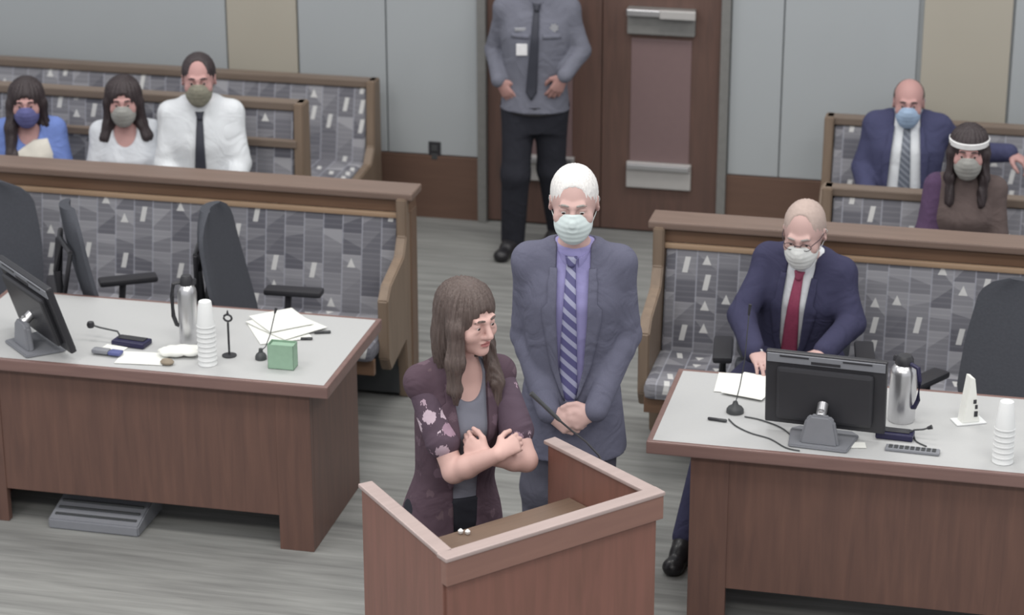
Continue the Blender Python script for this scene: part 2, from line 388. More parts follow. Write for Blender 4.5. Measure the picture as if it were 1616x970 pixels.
pew('pew', 'left front pew built into the rail behind the left desk, patterned back', -5.6, -2.84, 10.12, 1.0, 'pews built into the bar rail', cap=True, wingend=True)
pew('pew', 'right front pew built into the rail behind the man seated at the desk', -1.655, .75, 9.98, 1.0, 'pews built into the bar rail', cap=True, wingend=True)
pew('pew', 'left gallery pew with a middle rail, behind the three seated spectators', -6.2, -3.69, 11.2, 1.08, G1, mid=.87)
pew('pew', 'rearmost left pew against the grey wall, longest patterned back', -7.0, -3.68, 12.46, .87, G1)
pew('pew', 'right gallery pew behind the woman in a white headband', -1.02, 1.2, 11.05, .87, G1)
pew('pew', 'rearmost right pew where the man in a light blue mask sits', -1.14, 1.4, 12.30, .87, G1)

# ================================================================== DESKS
def desk(label, x0, x1, y0, y1, rz=0.0, pl=.1, pr=.1):
    L = x1-x0; D = y1-y0
    t = thing('counsel_desk', label, 'desk', (x0, y0, 0), rz, 'counsel desks')
    tp = B().box(.022, L-.022, .022, D-.022, .735, .75).build('desk_top', M['desktop'], t)
    B().box(0, L, 0, .024, .70, .7508, .006).box(0, L, D-.024, D, .70, .7508, .006).box(0, .024, .02, D-.02, .70, .7508, .006).box(L-.024, L, .02, D-.02, .70, .7508, .006).box(.02, L-.02, .02, D-.02, .70, .733).build('edge_band', M['deskedge'], t)
    a, b_ = pl, L-pr
    B().box(a+.10, b_-.10, .045, .07, .15, .70, .002).build('modesty_panel', M['desk'], t)
    for s_, (p0, p1) in enumerate(((a, a+.145), (b_-.145, b_))):
        B().box(p0, p1, .04, .075, 0, .70, .002).build('leg', M['desk'], t)
        q0, q1 = (a, a+.03) if s_ == 0 else (b_-.03, b_)
        B().box(q0, q1, .075, D-.09, 0, .70, .002).build('side_panel', M['desk'], t)
    return t
desk('left desk with a grey-white top and brown panel, holding cups and papers', -4.40, -2.685, 8.305, 9.10, 0.004, .14, .09)
desk('right desk with a grey-white top, the masked man in a navy suit behind it', -1.365, .55, 8.075, 8.83, 0.0, .165, .12)

# ================================================================== LECTERN
LA, LB, LC = Vector((-1.64, 6.184)), Vector((-1.093, 6.794)), Vector((-2.045, 6.639))
ang = math.atan2((LB-LA).y, (LB-LA).x); LW = (LB-LA).length; LD = .60
t = thing('lectern', 'wooden lectern with raised sides and pale cap, the woman stands behind it', 'lectern', (LA.x, LA.y, 0), ang)
LT = 1.15
B().box(.012, LW-.012, .012, .034, 0, LT-.09, .002).build('front_panel', M['lect'], t)
WL = Matrix.Rotation(math.radians(-6.5), 4, 'Z'); WR = Matrix.Translation((LW, 0, 0)) @ Matrix.Rotation(math.radians(3), 4, 'Z') @ Matrix.Translation((-LW, 0, 0))
B().box(.0, .03, .03, LD, 0, LT-.02, .002, WL).build('side_panel', M['lect'], t)
B().box(LW-.03, LW, .03, LD-.06, 0, LT-.02, .002, WR).build('side_panel', M['lect'], t)
B().box(-.004, LW+.004, -.004, .028, LT-.095, LT-.012, .003).build('fascia', M['lecttrim'], t)
B().box(-.008, LW+.008, -.008, .046, LT-.014, LT, .004).build('cap_rail', M['lectcap'], t)
B().box(-.008, .042, .04, LD+.01, LT-.014, LT, .004, WL).build('cap_rail', M['lectcap'], t)
B().box(LW-.042, LW+.008, .04, LD-.05, LT-.014, LT, .004, WR).build('cap_rail', M['lectcap'], t)
B().prism([(.034, .034), (LW-.034, .034), (LW-.055, .42), (.078, .42)], .96, .985, 'z', .003).build('reading_shelf', M['lectin'], t)
B().box(.03, LW-.03, .03, .40, .45, .47, .002).build('lower_shelf', M['lect'], t)
lect = t
# small white clips lying on the shelf
for (px, py) in ((727, 842), (738, 843)):
    q = at(px, py, .985)
    tag(B().lathe([(.004, 0), (.008, .004), (.009, .012), (.003, .018)], 12, q).build('push_pin', M['white'], None, True), '%s of two tiny white pins on the lectern shelf near its front corner' % ('left' if px < 730 else 'right'), 'pin', 'white pins on the lectern shelf')
# gooseneck microphone on the lectern
g = at(958, 778, 1.02)
mic = thing('gooseneck_microphone', 'thin black gooseneck microphone rising from the lectern in front of the clasped hands', 'microphone', (g.x, g.y, .985))
B().lathe([(.03, 0), (.03, .012), (.012, .02), (.008, .05)], 20).build('base', M['black'], mic, True)
pts = [Vector((0, 0, .03))]
for px, py, yy_, in ((957, 745, g.y+.02), (945, 718, g.y+.04), (925, 697, g.y+.05), (903, 680, g.y+.04), (884, 664, g.y+.03)):
    w = at_y(px, py, yy_); pts.append(w-Vector((g.x, g.y, .985)))
B().tube(pts, .0035, 8).build('gooseneck', M['black'], mic, True)
e0 = pts[-1]; e1 = at_y(838, 620, g.y-.0)-Vector((g.x, g.y, .985))
B().tube([e0, e0+(e1-e0)*.1, e0+(e1-e0)*.6, e1], .005, 10, [.005, .007, .007, .0085]).build('microphone_head', M['dark'], mic, True)

# ================================================================== OFFICE CHAIRS
def office_chair(label, loc, rz, top=1.05):
    t = thing('office_chair', label, 'chair', loc, rz, 'charcoal office chairs')
    def backmesh(y_off, th, inset, z0=.50, z1=top):
        bm = bmesh.new(); nu, nv = 14, 16; front = []; rear = []
        for j in range(nv+1):
            v = j/nv; z = z0+(z1-z0)*v
            w = (.235+.015*math.sin(v*PI))*(1-.10*max(0, v-.45)/.55)
            if v > .8: w *= math.sqrt(max(0.02, 1-((v-.8)/.2)**2*.82))
            if v < .12: w *= math.sqrt(max(.2, 1-((.12-v)/.12)**2*.5))
            w -= inset; fr = []; rr = []
            for i in range(nu+1):
                u = -1+2*i/nu; x = w*u
                y = .20+.10*(v-.3)-.028*u*u+.03*math.sin(v*2.2)+y_off
                edge = min(1, (1-abs(u))*4)*.6+.4
                fr.append(bm.verts.new((x, y-th/2*edge, z))); rr.append(bm.verts.new((x, y+th/2*edge, z)))
            front.append(fr); rear.append(rr)
        for j in range(nv):
            for i in range(nu):
                bm.faces.new((front[j][i], front[j][i+1], front[j+1][i+1], front[j+1][i]))
                bm.faces.new((rear[j][i+1], rear[j][i], rear[j+1][i], rear[j+1][i+1]))
            bm.faces.new((rear[j][0], front[j][0], front[j+1][0], rear[j+1][0]))
            bm.faces.new((front[j][nu], rear[j][nu], rear[j+1][nu], front[j+1][nu]))
        for i in range(nu):
            bm.faces.new((rear[0][i], rear[0][i+1], front[0][i+1], front[0][i]))
            bm.faces.new((front[nv][i], front[nv][i+1], rear[nv][i+1], rear[nv][i]))
        bmesh.ops.recalc_face_normals(bm, faces=bm.faces)
        b_ = B(); b_.bm.free(); b_.bm = bm; return b_
    backmesh(0, .045, 0).build('backrest', M['chair'], t, True)
    B().tube([(0, .30, .48), (0, .33, .6), (0, .345, .8), (0, .325, .95)], .018, 8).tube([(-.17, .30, .93), (0, .325, .95), (.17, .30, .93)], .012, 8).tube([(-.17, .30, .93), (-.08, .33, .7), (0, .325, .56)], .011, 8).tube([(.17, .30, .93), (.08, .33, .7), (0, .325, .56)], .011, 8).build('back_frame', M['black'], t, True)
    B().box(-.25, .25, -.27, .22, .43, .51, .035).build('seat', M['chair'], t, True)
    B().box(-.14, .14, -.12, .31, .385, .43, .01).build('tilt_mechanism', M['black'], t)
    for s_ in (-1, 1):
        a = B().tube([(s_*.18, .03, .42), (s_*.29, .03, .44), (s_*.30, .03, .50), (s_*.30, .02, .60)], .016, 8).build('arm_support', M['black'], t, True)
        B().box(s_*.30-.042, s_*.30+.042, -.14, .13, .60, .63, .013).build('arm_pad', M['black'], t, True)
    B().lathe([(.028, .10), (.028, .26), (.02, .265), (.02, .385)], 16).build('gas_column', M['black'], t, True)
    bb = B()
    for k in range(5):
        a = 2*PI*k/5+.3
        bb.tube([(0, 0, .11), (.14*math.cos(a), .14*math.sin(a), .105), (.29*math.cos(a), .29*math.sin(a), .075)], .02, 8, [.028, .022, .015])
    bs = bb.build('star_base', M['black'], t, True)
    for k in range(5):
        a = 2*PI*k/5+.3; c_, s_ = math.cos(a), math.sin(a)
        mt = Matrix.Translation((.29*c_, .29*s_, .03)) @ Matrix.Rotation(a, 4, 'Z') @ Matrix.Rotation(PI/2, 4, 'X')
        B().lathe([(.012, -.024), (.029, -.02), (.03, 0), (.029, .02), (.012, .024)], 16, mtx=mt).build('caster', M['black'], bs, True)
    return t
office_chair('charcoal office chair at the far left edge behind the tilted monitor', (-4.64, 9.40, 0), .42)
office_chair('charcoal office chair turned side on, its thin back edge toward us', (-3.93, 9.42, 0), 2.10, 1.10)
office_chair('charcoal office chair facing right behind the left desk thermos', (-3.27, 9.40, 0), 1.62, 1.10)
office_chair('charcoal office chair at the right edge behind the right desk', (-.15, 9.10, 0), -.55)
office_chair('charcoal office chair that the man in the navy suit sits on', (-.97, 9.46, 0), .12, .90)

# ================================================================== PEOPLE: implicit-surface modeller
def A(v): return np.array(v, float)
def rotm(ax, a):
    return np.array(Matrix.Rotation(a, 3, ax))
def unit(v): v = A(v); return v/max(1e-9, np.linalg.norm(v))
class S:
    """a solid built from smoothly blended primitives, meshed with surface nets"""
    def __init__(s): s.p = []
    def copy(s): c = S(); c.p = list(s.p); return c
    def ell(s, c, r, R=None, k=.02, op='u'):
        c, r = A(c), A(r); R = np.eye(3) if R is None else R
        def f(x, y, z):
            x, y, z = x-c[0], y-c[1], z-c[2]
            u = (R[0, 0]*x+R[1, 0]*y+R[2, 0]*z); v = (R[0, 1]*x+R[1, 1]*y+R[2, 1]*z); w = (R[0, 2]*x+R[1, 2]*y+R[2, 2]*z)
            k0 = np.sqrt((u/r[0])**2+(v/r[1])**2+(w/r[2])**2); k1 = np.sqrt((u/r[0]**2)**2+(v/r[1]**2)**2+(w/r[2]**2)**2)
            return k0*(k0-1)/np.maximum(k1, 1e-6)
        m = r.max(); s.p.append((op, k, f, c-m, c+m)); return s
    def rc(s, a, b, ra, rb, k=.02, op='u', n=None, fl=1.0):
        a, b = A(a), A(b); ab = b-a; L2 = max(1e-9, ab@ab); n_ = None if n is None else unit(n)
        def f(x, y, z):
            x, y, z = x-a[0], y-a[1], z-a[2]
            h = np.clip((x*ab[0]+y*ab[1]+z*ab[2])/L2, 0, 1)
            x, y, z = x-h*ab[0], y-h*ab[1], z-h*ab[2]
            if n_ is not None:
                d = (x*n_[0]+y*n_[1]+z*n_[2])*(fl-1); x, y, z = x+n_[0]*d, y+n_[1]*d, z+n_[2]*d
            return np.sqrt(x*x+y*y+z*z)-(ra+(rb-ra)*h)
        m = max(ra, rb); s.p.append((op, k, f, np.minimum(a, b)-m, np.maximum(a, b)+m)); return s
    def chain(s, pts, rs, k=.02, **kw):
        for i in range(len(pts)-1): s.rc(pts[i], pts[i+1], rs[i], rs[i+1], k, **kw)
        return s
    def loft(s, o, R, zs, rx, ry, cy=None, k=.03, op='u', ex=2.3):
        o = A(o); zz = np.linspace(zs[0], zs[-1], 90); ker = np.exp(-np.linspace(-2, 2, 13)**2); ker /= ker.sum()
        def sm(v):
            v = np.interp(zz, zs, v); vp = np.concatenate([[v[0]]*6, v, [v[-1]]*6]); return np.convolve(vp, ker, 'valid')
        RX, RY = sm(rx), sm(ry); CY = sm(cy if cy is not None else [0]*len(zs))
        def f(x, y, z):
            x, y, z = x-o[0], y-o[1], z-o[2]
            u = (R[0, 0]*x+R[1, 0]*y+R[2, 0]*z); v = (R[0, 1]*x+R[1, 1]*y+R[2, 1]*z); w = (R[0, 2]*x+R[1, 2]*y+R[2, 2]*z)
            a, b_, cc = np.interp(w, zz, RX), np.interp(w, zz, RY), np.interp(w, zz, CY)
            d = ((np.abs(u/a)**ex+np.abs((v-cc)/b_)**ex)**(1/ex)-1)*np.minimum(a, b_)
            return np.maximum(d, np.maximum(w-zs[-1], zs[0]-w))
        m = max(max(rx), max(ry)); e0, e1 = o+R[:, 2]*zs[0], o+R[:, 2]*zs[-1]
        s.p.append((op, k, f, np.minimum(e0, e1)-m*1.1, np.maximum(e0, e1)+m*1.1)); return s
    def fn(s, f, lo, hi, k=.0, op='u'): s.p.append((op, k, f, A(lo), A(hi))); return s
    @staticmethod
    def _c(op, k, d, e):
        if op == 'u':
            if k <= 0: return np.minimum(d, e)
            h = np.maximum(k-np.abs(d-e), 0)/k; return np.minimum(d, e)-h*h*k/4
        if op == 's': e = -e
        if k <= 0: return np.maximum(d, e)
        h = np.maximum(k-np.abs(d-e), 0)/k; return np.maximum(d, e)+h*h*k/4
    def at(s, P):
        d = np.full(len(P), 1.0)
        for op, k, f, lo, hi in s.p: d = s._c(op, k, d, f(P[:, 0], P[:, 1], P[:, 2]))
        return d
    def mesh(s, res, fine=None, rf=None):
        """fine: (lo, hi) box meshed at resolution rf along each axis"""
        us = [p for p in s.p if p[0] == 'u']
        lo = np.min([p[3] for p in us], 0)-.02; hi = np.max([p[4] for p in us], 0)+.02
        ax = []
        for i in range(3):
            if fine is None: ax.append(np.arange(lo[i], hi[i]+res, res)); continue
            a, b_ = max(lo[i], fine[0][i]), min(hi[i], fine[1][i])
            ax.append(np.concatenate([np.arange(lo[i], a, res), np.arange(a, b_, rf), np.arange(b_, hi[i]+res, res)]))
            g = ax[-1]; ax[-1] = g[np.concatenate([[True], np.diff(g) > rf*.3])]
        X, Y, Z = ax; D = np.full((len(X), len(Y), len(Z)), .5, np.float32)
        for op, k, f, l, h in s.p:
            if op == 'i': sl = [slice(0, len(a)) for a in ax]
            else:
                mg = k+2.5*res; sl = []
                for i in range(3):
                    sl.append(slice(max(0, np.searchsorted(ax[i], l[i]-mg)), min(len(ax[i]), np.searchsorted(ax[i], h[i]+mg)+1)))
            if any(q.stop <= q.start for q in sl): continue
            e = f(X[sl[0]][:, None, None], Y[sl[1]][None, :, None], Z[sl[2]][None, None, :])
            D[sl[0], sl[1], sl[2]] = s._c(op, k, D[sl[0], sl[1], sl[2]], e)
        D[[0, -1]] = .5; D[:, [0, -1]] = .5; D[:, :, [0, -1]] = .5
        I = D < 0
        c = np.zeros(tuple(n-1 for n in D.shape), np.int8)
        for a in (0, 1):
            for b_ in (0, 1):
                for e in (0, 1): c += I[a:I.shape[0]-1+a, b_:I.shape[1]-1+b_, e:I.shape[2]-1+e]
        act = (c > 0) & (c < 8); idx = np.argwhere(act); n = len(idx)
        if n == 0: return np.zeros((0, 3)), []
        ids = np.full(act.shape, -1, np.int32); ids[act] = np.arange(n)
        acc = np.zeros((n, 3)); cnt = np.zeros(n); off = [(a, b_, e) for a in (0, 1) for b_ in (0, 1) for e in (0, 1)]
        i, j, k_ = idx.T
        val = {o: D[i+o[0], j+o[1], k_+o[2]] for o in off}
        pos = {o: np.stack([X[i+o[0]], Y[j+o[1]], Z[k_+o[2]]], 1) for o in off}
        for o in off:
            for axn in range(3):
                if o[axn]: continue
                q = list(o); q[axn] = 1; q = tuple(q); a, b_ = val[o], val[q]
                m = (a < 0) != (b_ < 0); t = np.where(m, a/np.where(m, a-b_, 1), 0)
                acc += np.where(m[:, None], pos[o]+(pos[q]-pos[o])*t[:, None], 0); cnt += m
        V = acc/cnt[:, None]; F = []
        def quads(m, o1, o2, o3, flip):
            e = np.argwhere(m)
            if len(e) == 0: return
            a, b_, c_ = e.T
            q = np.stack([ids[a, b_, c_], ids[a-o1[0], b_-o1[1], c_-o1[2]], ids[a-o2[0], b_-o2[1], c_-o2[2]], ids[a-o3[0], b_-o3[1], c_-o3[2]]], 1)
            F.append(q[:, ::-1] if flip else q)
        sx = I[:-1] != I[1:]; sy = I[:, :-1] != I[:, 1:]; sz = I[:, :, :-1] != I[:, :, 1:]
        def crop(m): m = m.copy(); m[0] = 0; m[:, 0] = 0; m[:, :, 0] = 0; return m[:act.shape[0], :act.shape[1], :act.shape[2]]
        for m_, o, fl in ((sx, ((0, 1, 0), (0, 1, 1), (0, 0, 1)), 0), (sy, ((0, 0, 1), (1, 0, 1), (1, 0, 0)), 0), (sz, ((1, 0, 0), (1, 1, 0), (0, 1, 0)), 0)):
            mm = crop(m_); ins = I[:mm.shape[0], :mm.shape[1], :mm.shape[2]]
            quads(mm & ins, *o, True); quads(mm & ~ins, *o, False)
        F = np.concatenate(F); F = F[(F >= 0).all(1)]
        return V, F[:, ::-1]
def quadmesh(name, V, F, m, parent, smooth=True, zones=()):
    me = bpy.data.meshes.new(name); n = len(F)
    me.vertices.add(len(V)); me.vertices.foreach_set('co', np.ascontiguousarray(V, np.float32).ravel())
    me.loops.add(4*n); me.loops.foreach_set('vertex_index', np.ascontiguousarray(F, np.int32).ravel())
    me.polygons.add(n); me.polygons.foreach_set('loop_start', np.arange(0, 4*n, 4, dtype=np.int32)); me.polygons.foreach_set('loop_total', np.full(n, 4, np.int32))
    me.polygons.foreach_set('use_smooth', np.full(n, smooth))
    me.materials.append(m)
    if zones:
        C = V[F].mean(1); mi = np.zeros(n, np.int32)
        for zi, (zm, test) in enumerate(zones): me.materials.append(zm); mi[test(C)] = zi+1
        me.polygons.foreach_set('material_index', mi)
    me.update(calc_edges=True); me.validate()
    o = bpy.data.objects.new(name, me); COL.objects.link(o); o.parent = parent
    return o
def relax(V, F, it=1, w=.5):
    for _ in range(it):
        acc = np.zeros_like(V); c = np.zeros(len(V))
        for a, b_ in ((0, 1), (1, 2), (2, 3), (3, 0)):
            for p, q in ((a, b_), (b_, a)):
                np.add.at(acc, F[:, p], V[F[:, q]]); np.add.at(c, F[:, p], 1)
        V = V*(1-w)+w*acc/np.maximum(c, 1)[:, None]
    return V
def strands(V, F, o, R, amp, fr, seed=0):
    q = (V-o)@R; N = np.zeros_like(V)
    fn = np.cross(V[F[:, 2]]-V[F[:, 0]], V[F[:, 3]]-V[F[:, 1]])
    for i in range(4): np.add.at(N, F[:, i], fn)
    N /= np.maximum(np.linalg.norm(N, axis=1), 1e-9)[:, None]
    a = np.arctan2(q[:, 0], -q[:, 1]+.02); rr = np.hypot(q[:, 0], q[:, 1])
    s_ = np.sin(a*fr+2.5*np.sin(q[:, 2]*14+seed))+.6*np.sin(a*fr*2.3+4*np.sin(q[:, 2]*9+seed*2))
    return V+N*(s_*amp*np.clip(rr/.05, 0, 1))[:, None]

def hand(s, W_, d, n, side, r=1.0, curl=(.5, .9, .6), spread=.10, thumb=.5):
    """W_ wrist, d finger direction, n palm normal (palm faces n), side: unit vector from the palm centre toward the thumb"""
    d, n = unit(d), unit(n); n = unit(n-d*(n@d)); t = unit(np.cross(n, d)); 
    if t@A(side) < 0: t = -t
    W_ = A(W_); kn = []
    offs = (.028, .0095, -.009, -.026); ln = (.088, .092, .088, .080)
    for o_, l in zip(offs, ln):
        K = W_+d*l*r+t*o_*r; kn.append(K)
        s.rc(W_+d*.012*r+t*o_*.55*r, K, .0135*r, .0115*r, .012)
    s.ell(W_+d*.045*r+n*.004*r, (.020*r, .018*r, .045*r) , np.stack([t, n, d], 1), .014)
    for i, (K, (a1, a2, a3)) in enumerate(zip(kn, ((.040, .025, .019), (.045, .029, .020), (.041, .026, .019), (.032, .020, .017)))):
        p = K; ang_ = 0; dd = unit(d+t*spread*(1.3-i*.9)); rr = (.0098, .0102, .0097, .0087)[i]*r
        for j, (l, c_) in enumerate(zip((a1, a2, a3), curl)):
            ang_ += c_*(1+.08*i); v = dd*math.cos(ang_)+n*math.sin(ang_)
            q = p+v*l*r; s.rc(p, q, rr*(1-.09*j), rr*(1-.09*(j+1)), .003); p = q
    b0 = W_+d*.022*r+t*.022*r+n*.006*r; v1 = unit(d*.62+t*.62+n*thumb); b1 = b0+v1*.042*r
    v2 = unit(d*.85+t*.22+n*thumb*1.1); b2 = b1+v2*.032*r; v3 = unit(d*.9-t*.05+n*thumb*1.3); b3 = b2+v3*.025*r
    s.rc(b0, b1, .0165*r, .0125*r, .014).rc(b1, b2, .0118*r, .0108*r, .003).rc(b2, b3, .0108*r, .0088*r, .003)
    return s
def head_prims(s, o, R, k=1.0, female=False, detail=True):
    def T(v): return A(o)+R@(A(v)*k)
    s.ell(T((0, .018, .038)), A((.076, .094, .084))*k, R, .01)
    s.ell(T((0, -.005, -.01)), A((.068, .083, .085))*k, R, .03)
    s.ell(T((0, -.032, -.062)), A((.050 if female else .056, .056, .052))*k, R, .03)
    s.ell(T((0, -.074, -.092)), A((.022, .018, .017))*k, R, .02)
    if detail:
        s.rc(T((-.034, -.082, .030)), T((-.010, -.089, .026)), .011*k, .010*k, .014).rc(T((.034, -.082, .030)), T((.010, -.089, .026)), .011*k, .010*k, .014)
        for x in (-1, 1):
            s.ell(T((x*.031, -.098, .008)), A((.017, .017, .012))*k, R, .012, 's')
            s.ell(T((x*.031, -.073, .006)), A((.016, .015, .0155))*k, R, .004)
            s.ell(T((x*.031, -.0775, .0125)), A((.0150, .0135, .0085))*k, R, .003)
            s.ell(T((x*.031, -.0770, -.0035)), A((.0145, .0125, .0060))*k, R, .003)
            s.ell(T((x*.042, -.062, -.026)), A((.024, .024, .022))*k, R, .025)
            s.rc(T((x*.009, -.098, -.030)), T((x*.013, -.092, -.032)), .0085*k, .007*k, .006)
            s.ell(T((x*.078, .012, -.004)), A((.009, .019, .031))*k, R@rotm('X', .15)@rotm('Z', x*.35), .008)
            s.ell(T((x*.084, .006, .0)), A((.006, .010, .017))*k, R@rotm('X', .15), .004, 's')
        s.rc(T((0, -.090, .016)), T((0, -.112, -.024)), .0085*k, .0115*k, .012)
        s.ell(T((0, -.087, -.0525)), A((.024, .013, .0065))*k, R, .006).ell(T((0, -.086, -.064)), A((.020, .013, .0075))*k, R, .006)
        s.rc(T((-.022, -.096, -.0585)), T((.022, -.096, -.0585)), .003*k, .003*k, .004, 's')
    return s
def head_feat(t, o, R, k, eyes=True, brow=None, gaze=(0, 0), lids=True):
    def T(v): return Vector(A(o)+R@(A(v)*k))
    R4 = Matrix([list(r) for r in R]).to_4x4()
    if eyes:
        for x in (-1, 1):
            c = T((x*.031, -.0795, .006)); mt = Matrix.Translation(c) @ R4
            e = B().lathe([(.0001, -.0115*k), (.007*k, -.0088*k), (.0112*k, -.003*k), (.0112*k, .003*k), (.007*k, .0088*k), (.0001, .0115*k)], 16, mtx=mt @ Matrix.Rotation(PI/2, 4, 'X')).build('eye', M['eye'], t, True)
            g = mt @ Matrix.Rotation(gaze[0], 4, 'Z') @ Matrix.Rotation(gaze[1], 4, 'X') @ Matrix.Rotation(PI/2, 4, 'X')
            B().lathe([(.0001, .0121*k), (.0035*k, .0116*k), (.0055*k, .0104*k), (.0056*k, .009*k)], 14, mtx=g).build('iris', M['iris'], e, True)
    if brow is not None:
        for x in (-1, 1):
            B().tube([T((x*.013, -.0985, .0315)), T((x*.024, -.097, .034)), T((x*.036, -.0905, .033)), T((x*.046, -.082, .027))], .004*k, 8, [.0028*k, .0042*k, .0038*k, .0018*k]).build('eyebrow', brow, t, True)
def mask_part(t, o, R, k, m, name='face_mask', res=.004, top=.002):
    def T(v): return A(o)+R@(A(v)*k)
    s = S(); s.ell(T((0, -.048, -.048)), A((.066, .060, .064))*k, R, 0)
    s.rc(T((0, -.092, .006)), T((0, -.109, -.026)), .017*k, .020*k, .045)
    s.ell(T((0, -.070, -.060)), A((.046, .042, .050))*k, R, .03)
    s.ell(T((0, -.074, -.082)), A((.036, .032, .030))*k, R, .02)
    n = R[:, 2]*1.0; n2 = R@A((0, .35, .94)); p0 = T((0, -.09, top)); p1 = T((0, -.005, -.03)); ny = R[:, 1]
    big = (A(o)-.3, A(o)+.3)
    s.fn(lambda x, y, z: (x-p0[0])*n2[0]+(y-p0[1])*n2[1]+(z-p0[2])*n2[2], *big, k=.006, op='i')
    s.fn(lambda x, y, z: (x-p1[0])*ny[0]+(y-p1[1])*ny[1]+(z-p1[2])*ny[2], *big, k=.006, op='i')
    V, F = s.mesh(res*k); q = (V-A(o))@R
    V = V+ (R@A((0, -1, 0)))[None, :]*(.0008*np.sin(q[:, 2]*2*PI/.021)*np.clip((-q[:, 1]-.05)/.03, 0, 1))[:, None]   # pleats
    o_ = quadmesh(name, V, F, m, t)
    for x in (-1, 1):
        B().tube([Vector(T(v)) for v in ((x*.062, -.035, -.018), (x*.074, -.01, .012), (x*.083, .012, .022), (x*.086, .03, .004), (x*.080, .022, -.026), (x*.062, -.022, -.062))], .0016*k, 6).build('ear_loop', m, o_, True)
    return o_
def surf_front(s, o, R, xs, zs, y0=-.36, y1=.15, n=120):
    """front-surface points of solid s in the frame (o,R) for arrays xs, zs"""
    ys = np.linspace(y0, y1, n); xs, zs = A(xs), A(zs)
    P = np.stack([np.repeat(xs[:, None], n, 1), np.repeat(ys[None, :], len(xs), 0), np.repeat(zs[:, None], n, 1)], 2)
    Wp = A(o)+P.reshape(-1, 3)@R.T; d = s.at(Wp).reshape(len(xs), n); ins = d < 0
    f = np.argmax(ins, 1); ok = ins.any(1); f1 = np.maximum(f, 1); a, b_ = d[np.arange(len(xs)), f1-1], d[np.arange(len(xs)), f1]
    y = ys[f1-1]+(ys[f1]-ys[f1-1])*a/np.where(np.abs(a-b_) < 1e-9, 1, a-b_)
    y = np.where(ok, y, np.nan); 
    if np.isnan(y).any(): y = np.where(np.isnan(y), np.nanmean(y), y)
    return y
def patch(name, s, o, R, rows, m, parent, off=.003, th=.005, nx=7, smooth=True, bulge=0, y0=-.36, y1=.15):
    """rows: (z, xl, xr) in the torso frame; cloth strip laid on the front of solid s"""
    rz = np.array([r[0] for r in rows]); xl = np.array([r[1] for r in rows]); xr = np.array([r[2] for r in rows])
    u = np.linspace(0, 1, nx); X = xl[:, None]+(xr-xl)[:, None]*u; Z = np.repeat(rz[:, None], nx, 1)
    Y = surf_front(s, o, R, X.ravel(), Z.ravel(), y0, y1).reshape(X.shape)-off-bulge*np.sin(u*PI)[None, :]
    nr = len(rows); P0 = np.stack([X, Y-th, Z], 2).reshape(-1, 3); P1 = np.stack([X, Y+th*.8, Z], 2).reshape(-1, 3)
    V = A(o)+np.concatenate([P0, P1])@R.T; N_ = nr*nx; F = []
    for j in range(nr-1):
        for i in range(nx-1):
            a = j*nx+i; F.append((a, a+1, a+nx+1, a+nx)); F.append((N_+a+1, N_+a, N_+a+nx, N_+a+nx+1))
        a = j*nx; F.append((N_+a, a, a+nx, N_+a+nx)); a = j*nx+nx-1; F.append((a, N_+a, N_+a+nx, a+nx))
    for i in range(nx-1):
        F.append((i+1, i, N_+i, N_+i+1)); a = (nr-1)*nx+i; F.append((a, a+1, N_+a+1, N_+a))
    return quadmesh(name, V, np.array(F), m, parent, smooth)
def interp_rows(ks, n=18):
    ks = np.array(ks, float); z = np.linspace(ks[0, 0], ks[-1, 0], n); o = np.argsort(ks[:, 0])
    return [(zz, np.interp(zz, ks[o, 0], ks[o, 1]), np.interp(zz, ks[o, 0], ks[o, 2])) for zz in z]
def collar(name, o, R, m, parent, rx, ry, z0, h, gap=.35, drop=.03, th=.005, flare=.006):
    bm = bmesh.new(); n = 26; rings = []
    for i in range(n+1):
        a = gap+(2*PI-2*gap)*i/n; fr = max(0, math.cos(a)); dz = -drop*fr**2
        row = []
        for (q, zz) in ((0, 0), (th, 0), (th+flare*.3, h*.5), (th, h), (0, h), (-flare*.2, h*.5)):
            X = math.sin(a)*(rx+q); Y = -math.cos(a)*(ry+q)-(.012*fr); row.append(bm.verts.new(Vector(A(o)+R@A((X, Y, z0+zz+dz-(.0 if zz == 0 else 0))))))
        rings.append(row)
    for r0, r1 in zip(rings, rings[1:]):
        for i in range(6): bm.faces.new((r0[i], r0[(i+1) % 6], r1[(i+1) % 6], r1[i]))
    bm.faces.new(rings[0]); bm.faces.new(rings[-1][::-1]); bmesh.ops.recalc_face_normals(bm, faces=bm.faces)
    b_ = B(); b_.bm.free(); b_.bm = bm; return b_.build(name, m, parent, True)

